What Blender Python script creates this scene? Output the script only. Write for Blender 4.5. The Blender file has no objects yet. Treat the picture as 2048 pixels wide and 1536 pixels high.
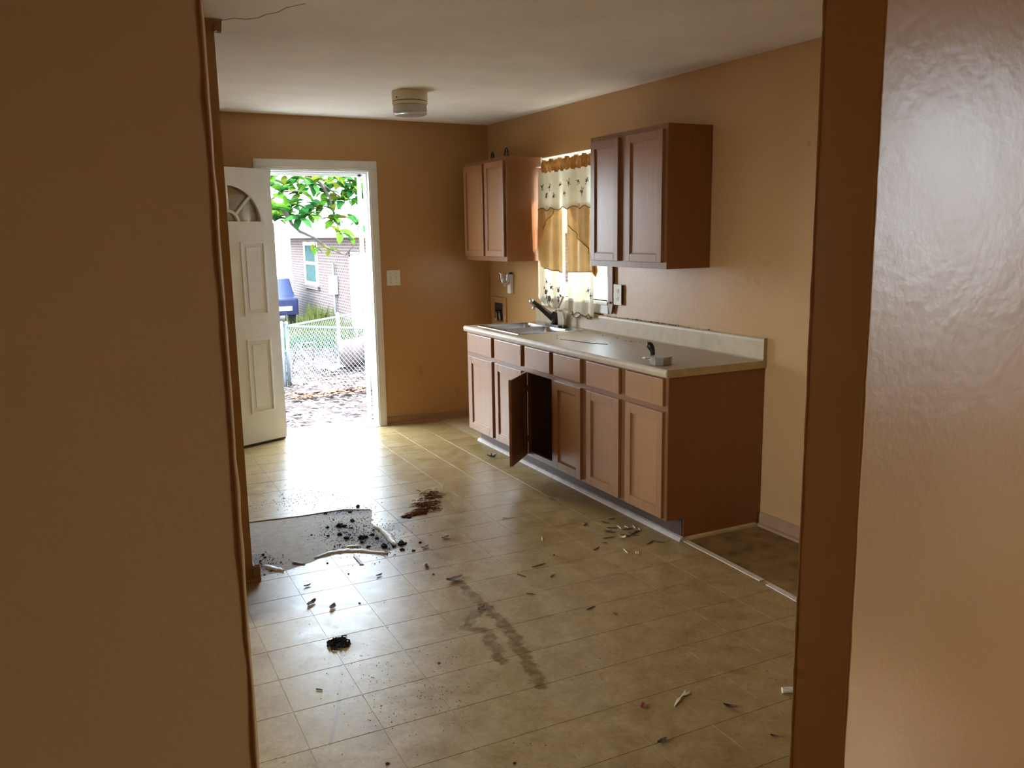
import bpy, bmesh, math, random
from mathutils import Vector, Matrix
from mathutils.geometry import delaunay_2d_cdt

scene = bpy.context.scene
C = scene.collection
PI = math.pi

# ------------------------------------------------------------------ camera
cam_d = bpy.data.cameras.new('camera')
cam_d.sensor_width = 36.0
cam_d.lens = 1705.67 * 36.0 / 2048.0
cam_d.clip_start = 0.05
cam_d.clip_end = 300
cam = bpy.data.objects.new('camera', cam_d)
C.objects.link(cam)
_r = Vector((0.89568638, -0.44440269, -0.01587912))
_u = Vector((0.09058866, 0.14738735, 0.98492165))
_f = Vector((0.43536145, 0.88361938, -0.17227069))
_m = Matrix((( _r.x, _u.x, -_f.x, -3.2016), (_r.y, _u.y, -_f.y, -6.8975), (_r.z, _u.z, -_f.z, 1.5938), (0, 0, 0, 1)))
cam.matrix_world = _m
scene.camera = cam

# ------------------------------------------------------------------ sky, sun, exposure
world = bpy.data.worlds.new('sky')
scene.world = world
world.use_nodes = True
wn = world.node_tree.nodes
wl = world.node_tree.links
wn.clear()
w_out = wn.new('ShaderNodeOutputWorld')
w_bg = wn.new('ShaderNodeBackground')
w_bg.inputs['Strength'].default_value = 6.5
w_tc = wn.new('ShaderNodeTexCoord')
w_sep = wn.new('ShaderNodeSeparateXYZ')
w_ramp = wn.new('ShaderNodeValToRGB')
w_ramp.color_ramp.elements[0].position = 0.0
w_ramp.color_ramp.elements[0].color = (0.83, 0.925, 1.0, 1)
w_ramp.color_ramp.elements[1].position = 0.7
w_ramp.color_ramp.elements[1].color = (0.58, 0.79, 1.0, 1)
wl.new(w_tc.outputs['Generated'], w_sep.inputs[0])
wl.new(w_sep.outputs['Z'], w_ramp.inputs[0])
wl.new(w_ramp.outputs[0], w_bg.inputs['Color'])
wl.new(w_bg.outputs[0], w_out.inputs[0])

sun_d = bpy.data.lights.new('sun', 'SUN')
sun_d.energy = 8.5
sun_d.angle = math.radians(1.5)
sun_d.color = (1.0, 0.90, 0.74)
sun = bpy.data.objects.new('sun', sun_d)
C.objects.link(sun)
sun.rotation_euler = Vector((0.75, -0.42, 0.95)).to_track_quat('Z', 'Y').to_euler()   # high, from the right and behind
sun.location = (0, -8, 14)

def portal(name, loc, rot, sx, sy):
    d = bpy.data.lights.new(name, 'AREA')
    d.shape = 'RECTANGLE'; d.size = sx; d.size_y = sy
    d.cycles.is_portal = True
    o = bpy.data.objects.new(name, d); C.objects.link(o)
    o.location = loc; o.rotation_euler = rot
portal('portal_back_door', (-1.48, 0.2, 1.07), (-PI/2, 0, 0), 0.84, 2.14)
portal('portal_kitchen_window', (0.2, -1.45, 1.65), (0, PI/2, 0), 1.06, 0.96)
portal('portal_added_window', (-5.4, -4.12, 1.45), (0, -PI/2, 0), 1.72, 1.32)  # sky portal for the added dining side window
portal('portal_front_window', (0.2, -7.635, 1.525), (0, PI/2, 0), 1.37, 1.05)

vs = scene.view_settings
vs.view_transform = 'Standard'
vs.look = 'None'
vs.gamma = 1.0
vs.use_curve_mapping = False
vs.exposure = 1.92

# ------------------------------------------------------------------ materials
def new_mat(name):
    m = bpy.data.materials.new(name)
    m.use_nodes = True
    nt = m.node_tree
    return m, nt, nt.nodes['Principled BSDF'], nt.nodes['Material Output']

def ramp(nt, fac, stops):
    r = nt.nodes.new('ShaderNodeValToRGB')
    el = r.color_ramp.elements
    while len(el) < len(stops): el.new(0.5)
    for e, (p, c) in zip(el, stops):
        e.position = p; e.color = (*c, 1) if len(c) == 3 else c
    nt.links.new(fac, r.inputs[0])
    return r.outputs[0]

def coords(nt, kind='Object', scale=(1, 1, 1)):
    if kind == 'World':
        v = nt.nodes.new('ShaderNodeNewGeometry').outputs['Position']
    else:
        v = nt.nodes.new('ShaderNodeTexCoord').outputs[kind]
    mp = nt.nodes.new('ShaderNodeMapping')
    mp.inputs['Scale'].default_value = scale
    nt.links.new(v, mp.inputs[0])
    return mp.outputs[0]

def noise(nt, vec, scale, detail=4, rough=0.55, dist=0.0):
    n = nt.nodes.new('ShaderNodeTexNoise')
    n.inputs['Scale'].default_value = scale
    n.inputs['Detail'].default_value = detail
    n.inputs['Roughness'].default_value = rough
    n.inputs['Distortion'].default_value = dist
    nt.links.new(vec, n.inputs['Vector'])
    return n.outputs['Fac']

def bump(nt, h, bsdf, strength=0.2, dist=0.002):
    b = nt.nodes.new('ShaderNodeBump')
    b.inputs['Strength'].default_value = strength
    b.inputs['Distance'].default_value = dist
    nt.links.new(h, b.inputs['Height'])
    nt.links.new(b.outputs[0], bsdf.inputs['Normal'])

def mix(nt, fac, a, b):
    m = nt.nodes.new('ShaderNodeMix'); m.data_type = 'RGBA'
    for i, v in ((0, fac), (6, a), (7, b)):
        if isinstance(v, (int, float)): m.inputs[i].default_value = v
        elif isinstance(v, tuple): m.inputs[i].default_value = (*v, 1)
        else: nt.links.new(v, m.inputs[i])
    return m.outputs[2]

def plain(name, col, rough=0.5, metal=0.0, spec=0.5, var=0.12, vscale=8.0, vsc3=(1, 1, 1), bscale=0, bstr=0.15, bdist=0.001, kind='World', rvar=0.0):
    m, nt, b, o = new_mat(name)
    v = coords(nt, kind, vsc3)
    n = noise(nt, v, vscale)
    lo = tuple(c * (1 - var) for c in col); hi = tuple(min(1, c * (1 + var)) for c in col)
    nt.links.new(ramp(nt, n, [(0.3, lo), (0.7, hi)]), b.inputs['Base Color'])
    b.inputs['Roughness'].default_value = rough
    if rvar:
        rr = ramp(nt, n, [(0.35, (rough - rvar,) * 3), (0.65, (rough + rvar,) * 3)])
        nt.links.new(rr, b.inputs['Roughness'])
    b.inputs['Metallic'].default_value = metal
    b.inputs['Specular IOR Level'].default_value = spec
    if bscale:
        bump(nt, noise(nt, v, bscale, 3), b, bstr, bdist)
    return m

def wood(name, dark, light, rough=0.36, axis='Z'):
    m, nt, b, o = new_mat(name)
    sc = {'Z': (14, 14, 1.2), 'Y': (14, 1.2, 14)}[axis]
    v = coords(nt, 'World', sc)
    n = noise(nt, v, 3.0, 6, 0.6, 0.6)
    v2 = coords(nt, 'World')
    n2 = noise(nt, v2, 5.0, 3)
    c = mix(nt, 0.35, ramp(nt, n, [(0.3, dark), (0.7, light)]), ramp(nt, n2, [(0.3, dark), (0.75, light)]))
    nt.links.new(c, b.inputs['Base Color'])
    b.inputs['Roughness'].default_value = rough
    bump(nt, n, b, 0.08, 0.0006)
    return m

def glassy(name, tint=(1, 1, 1), refl=0.08):
    m, nt, b, o = new_mat(name)
    t = nt.nodes.new('ShaderNodeBsdfTransparent'); t.inputs[0].default_value = (*tint, 1)
    g = nt.nodes.new('ShaderNodeBsdfGlossy'); g.inputs['Roughness'].default_value = 0.02
    lw = nt.nodes.new('ShaderNodeLayerWeight'); lw.inputs['Blend'].default_value = 0.25
    mul = nt.nodes.new('ShaderNodeMath'); mul.operation = 'MULTIPLY_ADD'
    mul.inputs[1].default_value = 0.5; mul.inputs[2].default_value = refl
    nt.links.new(lw.outputs['Facing'], mul.inputs[0])
    mx = nt.nodes.new('ShaderNodeMixShader')
    nt.links.new(mul.outputs[0], mx.inputs[0])
    nt.links.new(t.outputs[0], mx.inputs[1]); nt.links.new(g.outputs[0], mx.inputs[2])
    nt.links.new(mx.outputs[0], o.inputs[0])
    return m

def cloth(name, col, trans, var=0.1):
    m, nt, b, o = new_mat(name)
    v = coords(nt, 'World')
    n = noise(nt, v, 14, 4)
    lo = tuple(c * (1 - var) for c in col); hi = tuple(min(1, c * (1 + var)) for c in col)
    c = ramp(nt, n, [(0.3, lo), (0.7, hi)])
    d = nt.nodes.new('ShaderNodeBsdfDiffuse'); t = nt.nodes.new('ShaderNodeBsdfTranslucent')
    nt.links.new(c, d.inputs[0]); nt.links.new(c, t.inputs[0])
    mx = nt.nodes.new('ShaderNodeMixShader'); mx.inputs[0].default_value = trans
    nt.links.new(d.outputs[0], mx.inputs[1]); nt.links.new(t.outputs[0], mx.inputs[2])
    nt.links.new(mx.outputs[0], o.inputs[0])
    return m

# --- segment distance (stains, with shapes of their own, soaked into the vinyl)
def seg_dist(nt, pos, segs):
    last = None
    for (ax, ay), (bx, by) in segs:
        ba = Vector((bx - ax, by - ay, 0)); L2 = max(ba.dot(ba), 1e-9)
        s = nt.nodes.new('ShaderNodeVectorMath'); s.operation = 'SUBTRACT'
        nt.links.new(pos, s.inputs[0]); s.inputs[1].default_value = (ax, ay, 0)
        d = nt.nodes.new('ShaderNodeVectorMath'); d.operation = 'DOT_PRODUCT'
        nt.links.new(s.outputs[0], d.inputs[0]); d.inputs[1].default_value = ba / L2
        cl = nt.nodes.new('ShaderNodeClamp'); nt.links.new(d.outputs['Value'], cl.inputs[0])
        sc = nt.nodes.new('ShaderNodeVectorMath'); sc.operation = 'SCALE'
        sc.inputs[0].default_value = ba; nt.links.new(cl.outputs[0], sc.inputs['Scale'])
        e = nt.nodes.new('ShaderNodeVectorMath'); e.operation = 'DISTANCE'
        nt.links.new(s.outputs[0], e.inputs[0]); nt.links.new(sc.outputs[0], e.inputs[1])
        if last is None: last = e.outputs['Value']
        else:
            mn = nt.nodes.new('ShaderNodeMath'); mn.operation = 'MINIMUM'
            nt.links.new(last, mn.inputs[0]); nt.links.new(e.outputs['Value'], mn.inputs[1]); last = mn.outputs[0]
    return last

def mathn(nt, op, a, b=0.0, c=None):
    m = nt.nodes.new('ShaderNodeMath'); m.operation = op
    for i, v in enumerate((a, b, c)):
        if v is None: continue
        if isinstance(v, (int, float)): m.inputs[i].default_value = v
        else: nt.links.new(v, m.inputs[i])
    return m.outputs[0]

def chain(pts): return list(zip(pts[:-1], pts[1:]))

def vinyl_material():
    m, nt, b, o = new_mat('vinyl_tile')
    pos = coords(nt, 'World')
    sep = nt.nodes.new('ShaderNodeSeparateXYZ'); nt.links.new(pos, sep.inputs[0])
    cmb = nt.nodes.new('ShaderNodeCombineXYZ')
    nt.links.new(sep.outputs['X'], cmb.inputs['X']); nt.links.new(sep.outputs['Y'], cmb.inputs['Y'])
    flat = cmb.outputs[0]
    n1 = noise(nt, flat, 9, 6, 0.62, 0.4)
    n2 = noise(nt, flat, 34, 5, 0.65, 1.2)
    c1 = ramp(nt, n1, [(0.25, (0.20, 0.108, 0.030)), (0.5, (0.355, 0.230, 0.092)), (0.75, (0.49, 0.355, 0.175))])
    c2 = ramp(nt, n2, [(0.3, (0.21, 0.118, 0.034)), (0.6, (0.41, 0.270, 0.105))])
    col = mix(nt, 0.45, c1, c2)
    # scuffs and specks of tracked-in dirt
    n3 = noise(nt, flat, 60, 4, 0.7, 0.5)
    n4 = noise(nt, flat, 1.4, 3, 0.6)
    sp = mathn(nt, 'MULTIPLY', ramp(nt, n3, [(0.60, (0, 0, 0)), (0.68, (1, 1, 1))]), ramp(nt, n4, [(0.42, (0.1,) * 3), (0.66, (0.75,) * 3)]))
    col = mix(nt, sp, col, (0.10, 0.065, 0.03))
    # brown water stain
    st = seg_dist(nt, flat, chain([(-1.775, -3.408), (-1.779, -3.655), (-1.776, -3.854), (-1.806, -4.089), (-1.846, -4.269), (-1.876, -4.395)])
                  + chain([(-1.839, -3.738), (-1.924, -3.853), (-1.87, -3.933), (-1.924, -4.163)]))
    wob = noise(nt, flat, 16, 5, 0.6)
    st = mathn(nt, 'MULTIPLY_ADD', wob, -0.11, mathn(nt, 'ADD', st, 0.055))
    msk = ramp(nt, st, [(0.018, (0.85,) * 3), (0.034, (0.0,) * 3)])
    blot = ramp(nt, noise(nt, flat, 22, 4), [(0.3, (0.45,) * 3), (0.6, (1, 1, 1))])
    msk = mathn(nt, 'MULTIPLY', msk, blot)
    col = mix(nt, msk, col, (0.15, 0.068, 0.010))
    # muddy smear round the torn patch
    mud = seg_dist(nt, flat, chain([(-2.15, -2.35), (-2.0, -2.6), (-1.86, -2.82)]) + chain([(-1.68, -2.39), (-1.75, -2.49), (-1.85, -2.57)]))
    mud = mathn(nt, 'MULTIPLY_ADD', wob, -0.20, mathn(nt, 'ADD', mud, 0.10))
    mm = ramp(nt, mud, [(0.02, (0.55,) * 3), (0.07, (0.0,) * 3)])
    col = mix(nt, mm, col, (0.12, 0.085, 0.05))
    # pale drip track
    dr = seg_dist(nt, flat, chain([(-2.435, -3.78), (-2.502, -4.023), (-2.565, -4.216), (-2.641, -4.405)]))
    dm = ramp(nt, dr, [(0.0045, (0.5,) * 3), (0.0075, (0.0,) * 3)])
    col = mix(nt, dm, col, (0.16, 0.12, 0.075))
    nt.links.new(col, b.inputs['Base Color'])
    rg = ramp(nt, n1, [(0.3, (0.28,) * 3), (0.7, (0.42,) * 3)])
    rg = mix(nt, mathn(nt, 'MAXIMUM', mathn(nt, 'MAXIMUM', sp, mm), msk), rg, (0.7, 0.7, 0.7))
    nt.links.new(rg, b.inputs['Roughness'])
    nt.links.new(mathn(nt, 'MULTIPLY_ADD', msk, -0.42, 0.44), b.inputs['Specular IOR Level'])
    h = mathn(nt, 'MULTIPLY_ADD', n2, 0.6, mathn(nt, 'MULTIPLY', noise(nt, flat, 5, 2), 1.6))
    bump(nt, h, b, 0.16, 0.003)
    return m

M = {}
def wall_paint():
    m, nt, b, o = new_mat('tan_wall_paint')
    v = coords(nt, 'World')
    n = noise(nt, v, 1.6, 4)
    c = ramp(nt, n, [(0.3, (0.470, 0.268, 0.105)), (0.7, (0.510, 0.294, 0.120))])
    sc = coords(nt, 'World', (3, 3, 0.5))
    s = ramp(nt, noise(nt, sc, 6, 4, 0.6), [(0.62, (0, 0, 0)), (0.8, (0.22,) * 3)])
    c = mix(nt, s, c, (0.30, 0.18, 0.09))
    nt.links.new(c, b.inputs['Base Color'])
    nt.links.new(ramp(nt, n, [(0.3, (0.26,) * 3), (0.7, (0.36,) * 3)]), b.inputs['Roughness'])
    h = mathn(nt, 'MULTIPLY_ADD', noise(nt, v, 55, 3), 0.6, noise(nt, v, 13, 3))
    bump(nt, h, b, 0.28, 0.0035)
    return m
M['wall'] = wall_paint()
M['trim_tan'] = plain('tan_trim_paint', (0.36, 0.21, 0.11), 0.4, var=0.08, bscale=40, bstr=0.05)
M['ceiling'] = plain('ceiling_texture_paint', (0.88, 0.815, 0.72), 0.85, spec=0.2, var=0.05, vscale=3, bscale=26, bstr=0.55, bdist=0.006)
M['white_paint'] = plain('white_enamel', (0.80, 0.80, 0.77), 0.35, var=0.04)
M['cream'] = plain('cream_plastic', (0.72, 0.66, 0.52), 0.4, var=0.05)
M['white_plastic'] = plain('white_plastic', (0.80, 0.79, 0.75), 0.35, var=0.04)
M['dark_gap'] = plain('dark_plastic_and_gap_shade', (0.03, 0.028, 0.025), 0.5)
M['wood'] = wood('stained_cabinet_wood', (0.275, 0.122, 0.046), (0.345, 0.162, 0.066))
M['wood_panel'] = wood('cabinet_panel_wood', (0.305, 0.140, 0.054), (0.38, 0.182, 0.074), rough=0.33)
M['wood_frame'] = wood('cabinet_face_frame_wood', (0.195, 0.078, 0.029), (0.285, 0.125, 0.050))
M['laminate'] = wood('brown_side_laminate', (0.225, 0.078, 0.014), (0.265, 0.095, 0.020), rough=0.5)
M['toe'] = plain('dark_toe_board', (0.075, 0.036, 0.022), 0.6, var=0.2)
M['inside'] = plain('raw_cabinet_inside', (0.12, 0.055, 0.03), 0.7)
M['brown_strip'] = wood('brown_strip_wood', (0.20, 0.085, 0.035), (0.30, 0.13, 0.06))
def counter_mat():
    m, nt, b, o = new_mat('beige_laminate_counter')
    v = coords(nt, 'World')
    n = noise(nt, v, 7, 6, 0.65, 0.8)
    n2 = noise(nt, v, 30, 4)
    c = mix(nt, 0.35, ramp(nt, n, [(0.3, (0.42, 0.31, 0.18)), (0.7, (0.54, 0.42, 0.27))]), ramp(nt, n2, [(0.3, (0.40, 0.30, 0.18)), (0.7, (0.56, 0.44, 0.29))]))
    nt.links.new(c, b.inputs['Base Color'])
    nt.links.new(ramp(nt, n, [(0.3, (0.36,) * 3), (0.7, (0.5,) * 3)]), b.inputs['Roughness'])
    return m
M['counter'] = counter_mat()
M['edge'] = plain('yellow_end_cap', (0.50, 0.36, 0.16), 0.45, var=0.15, vscale=12)
M['steel'] = plain('brushed_steel', (0.56, 0.57, 0.58), 0.27, metal=1.0, var=0.06, vsc3=(1, 30, 1), vscale=12)
M['dull_metal'] = plain('dull_grey_metal', (0.40, 0.38, 0.35), 0.38, metal=0.9, var=0.2, vscale=30)
M['black_plastic'] = plain('black_plastic', (0.018, 0.012, 0.009), 0.38)
M['faucet'] = plain('dark_bronze_metal', (0.075, 0.068, 0.060), 0.28, metal=0.6)
M['chrome'] = plain('chrome', (0.78, 0.78, 0.78), 0.12, metal=1.0, var=0.02)
M['iron'] = plain('black_iron', (0.022, 0.016, 0.012), 0.5, metal=0.4)
M['pane'] = glassy('window_glass')
M['cup'] = glassy('clear_glass_cup', (0.93, 0.94, 0.95), 0.14)
M['shade'] = cloth('frosted_lamp_glass', (0.78, 0.74, 0.66), 0.35, 0.05)
M['vinyl'] = vinyl_material()
M['grout'] = plain('pale_tile_joint', (0.50, 0.375, 0.21), 0.32, spec=0.44, var=0.18, vscale=18)
def underlay_mat():
    m, nt, b, o = new_mat('torn_paper_backing')
    v = coords(nt, 'World')
    n = noise(nt, v, 22, 5, 0.65, 0.4); n2 = noise(nt, v, 70, 4, 0.7)
    c = ramp(nt, n, [(0.3, (0.25, 0.175, 0.105)), (0.7, (0.37, 0.28, 0.18))])
    sep = nt.nodes.new('ShaderNodeSeparateXYZ'); nt.links.new(v, sep.inputs[0])
    cmb = nt.nodes.new('ShaderNodeCombineXYZ'); nt.links.new(sep.outputs['X'], cmb.inputs['X']); nt.links.new(sep.outputs['Y'], cmb.inputs['Y'])
    d = seg_dist(nt, cmb.outputs[0], chain([(-2.07, -2.36), (-2.03, -2.55), (-1.93, -2.70), (-1.87, -2.83)]) + chain([(-2.58, -2.66), (-2.54, -2.74)]) + chain([(-2.0, -2.12), (-1.86, -2.13)]))
    d = mathn(nt, 'MULTIPLY_ADD', n2, -0.30, mathn(nt, 'ADD', d, 0.15))
    k = ramp(nt, d, [(0.02, (0.85,) * 3), (0.08, (0.25,) * 3), (0.16, (0.0,) * 3)])
    c = mix(nt, k, c, (0.06, 0.042, 0.028))
    nt.links.new(c, b.inputs['Base Color']); b.inputs['Roughness'].default_value = 0.68
    b.inputs['Specular IOR Level'].default_value = 0.4
    bump(nt, n2, b, 0.4, 0.002)
    return m
M['underlay'] = underlay_mat()
M['bounce_wood'] = wood('warm_bounce_floor_wood', (0.25, 0.105, 0.030), (0.30, 0.135, 0.042), axis='Y')  # unseen boards, coloured to bounce warm light onto the front room walls
M['stove_floor'] = plain('grimy_old_floor', (0.25, 0.145, 0.048), 0.6, spec=0.3, var=0.42, vscale=9, bscale=40, bstr=0.3)
M['white_strip'] = plain('pale_floor_strip', (0.66, 0.55, 0.43), 0.5, var=0.12, vscale=14)
M['grey_strip'] = plain('grey_floor_strip', (0.50, 0.42, 0.36), 0.5, var=0.15, vscale=14)
M['backing'] = plain('white_vinyl_backing', (0.70, 0.68, 0.62), 0.5, var=0.12, vscale=40)
M['soil'] = plain('dark_soil', (0.045, 0.034, 0.024), 0.95, spec=0.2, var=0.5, vscale=90)
M['char'] = plain('black_char', (0.012, 0.009, 0.007), 0.9, spec=0.2, var=0.5, vscale=120)
M['rust'] = plain('rust_brown_needles', (0.21, 0.085, 0.04), 0.85, spec=0.2, var=0.4, vscale=70)
M['leaf_dry'] = plain('dry_leaf_brown', (0.13, 0.05, 0.025), 0.7, var=0.4, vscale=50)
M['red_leaf'] = plain('dark_red_leaf', (0.20, 0.03, 0.025), 0.6, var=0.3, vscale=50)
M['twig'] = plain('dark_straw', (0.07, 0.05, 0.022), 0.8, var=0.4, vscale=60)
M['straw'] = plain('pale_straw', (0.72, 0.62, 0.44), 0.6, var=0.15, vscale=60)
M['sprig'] = plain('green_sprig', (0.05, 0.085, 0.03), 0.6, var=0.3)
M['crumb'] = plain('floor_crumbs', (0.09, 0.062, 0.04), 0.9, spec=0.2, var=0.5, vscale=150)
M['red_bits'] = plain('red_paper_bits', (0.42, 0.13, 0.07), 0.7, var=0.3, vscale=80)
M['grime'] = plain('dark_grime', (0.09, 0.065, 0.04), 0.9, var=0.5, vscale=90)
M['crack'] = plain('ceiling_crack', (0.16, 0.12, 0.09), 0.9)
M['cream_cloth'] = cloth('cream_curtain', (0.80, 0.75, 0.60), 0.24, 0.06)
M['cream_panel'] = cloth('cream_curtain_panel', (0.80, 0.74, 0.58), 0.11, 0.06)
M['gold_cloth'] = cloth('gold_curtain', (0.78, 0.55, 0.27), 0.24, 0.10)
M['gold_dark'] = cloth('gold_ruffle', (0.62, 0.36, 0.13), 0.2, 0.25)
M['cord'] = plain('olive_trim_cord', (0.19, 0.11, 0.03), 0.8, var=0.3, vscale=60)
M['thread_brown'] = plain('brown_embroidery', (0.14, 0.055, 0.03), 0.9, var=0.3, vscale=90)
M['thread_green'] = plain('green_embroidery', (0.11, 0.12, 0.06), 0.9, var=0.3, vscale=90)
M['thread_blue'] = plain('slate_embroidery', (0.12, 0.15, 0.17), 0.9, var=0.3, vscale=90)
# outside
def ground_mat():
    m, nt, b, o = new_mat('leaf_litter_ground')
    v = coords(nt, 'World')
    n = noise(nt, v, 7, 6, 0.7, 0.5); n2 = noise(nt, v, 0.5, 3)
    c = ramp(nt, n, [(0.35, (0.028, 0.016, 0.014)), (0.5, (0.07, 0.046, 0.042)), (0.65, (0.12, 0.09, 0.084))])
    c = mix(nt, ramp(nt, n2, [(0.55, (0, 0, 0)), (0.7, (0.5,) * 3)]), c, (0.20, 0.22, 0.10))
    nt.links.new(c, b.inputs['Base Color']); b.inputs['Roughness'].default_value = 0.95
    b.inputs['Specular IOR Level'].default_value = 0.2
    return m
M['ground'] = ground_mat()
M['litter'] = plain('pinkish_leaf_litter', (0.075, 0.048, 0.044), 0.8, var=0.6, vscale=7)
M['litter_dark'] = plain('brown_leaf_litter', (0.02, 0.011, 0.009), 0.8, var=0.5, vscale=7)
M['litter_orange'] = plain('orange_fallen_leaves', (0.10, 0.034, 0.009), 0.8, var=0.4, vscale=9)
def brick_mat():
    m, nt, b, o = new_mat('red_brick_wall')
    v = coords(nt, 'World')
    sep = nt.nodes.new('ShaderNodeSeparateXYZ'); nt.links.new(v, sep.inputs[0])
    cmb = nt.nodes.new('ShaderNodeCombineXYZ')
    nt.links.new(mathn(nt, 'ADD', sep.outputs['X'], sep.outputs['Y']), cmb.inputs[0]); nt.links.new(sep.outputs['Z'], cmb.inputs[1])
    br = nt.nodes.new('ShaderNodeTexBrick')
    br.inputs['Color1'].default_value = (0.05, 0.022, 0.018, 1); br.inputs['Color2'].default_value = (0.07, 0.036, 0.030, 1)
    br.inputs['Mortar'].default_value = (0.13, 0.11, 0.10, 1)
    br.inputs['Scale'].default_value = 1.0; br.inputs['Brick Width'].default_value = 0.22; br.inputs['Row Height'].default_value = 0.08
    br.inputs['Mortar Size'].default_value = 0.012
    nt.links.new(cmb.outputs[0], br.inputs['Vector'])
    nt.links.new(br.outputs['Color'], b.inputs['Base Color']); b.inputs['Roughness'].default_value = 0.9
    return m
M['brick'] = brick_mat()
M['siding'] = plain('pale_siding', (0.74, 0.74, 0.72), 0.7, var=0.04)
M['shingle'] = plain('pale_roof_shingles', (0.55, 0.54, 0.53), 0.9, var=0.15, vscale=5)
M['win_dark'] = plain('greenish_window_glass', (0.028, 0.055, 0.052), 0.9, spec=0.1, var=0.2)
M['galv'] = plain('galvanized_steel', (0.16, 0.19, 0.20), 0.45, metal=0.3, var=0.1)
M['bark'] = plain('grey_bark', (0.045, 0.034, 0.028), 0.9, var=0.3, vscale=20)
def leaf_mat(name, col):
    m = cloth(name, col, 0.3, 0.25)
    return m
M['leaf_a'] = leaf_mat('magnolia_leaf_green', (0.018, 0.068, 0.016))
M['leaf_b'] = leaf_mat('magnolia_leaf_bright', (0.042, 0.11, 0.010))
M['leaf_c'] = leaf_mat('magnolia_leaf_yellow', (0.10, 0.115, 0.012))
M['grass'] = leaf_mat('yellow_green_weeds', (0.075, 0.085, 0.022))
M['weed'] = leaf_mat('green_weeds', (0.03, 0.075, 0.03))
M['car_blue'] = plain('dark_blue_car_paint', (0.012, 0.016, 0.05), 0.35, var=0.1)
M['tyre'] = plain('black_rubber', (0.02, 0.02, 0.02), 0.8)
M['drum'] = plain('rusty_drum_steel', (0.06, 0.038, 0.036), 0.7, metal=0.2, var=0.4, vscale=8)
M['chair'] = plain('brown_chair_tube', (0.04, 0.028, 0.024), 0.5, metal=0.3)
M['concrete'] = plain('pale_concrete', (0.62, 0.60, 0.56), 0.9, var=0.12, vscale=5)
M['red_plastic'] = plain('red_plastic', (0.55, 0.03, 0.03), 0.5)

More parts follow.
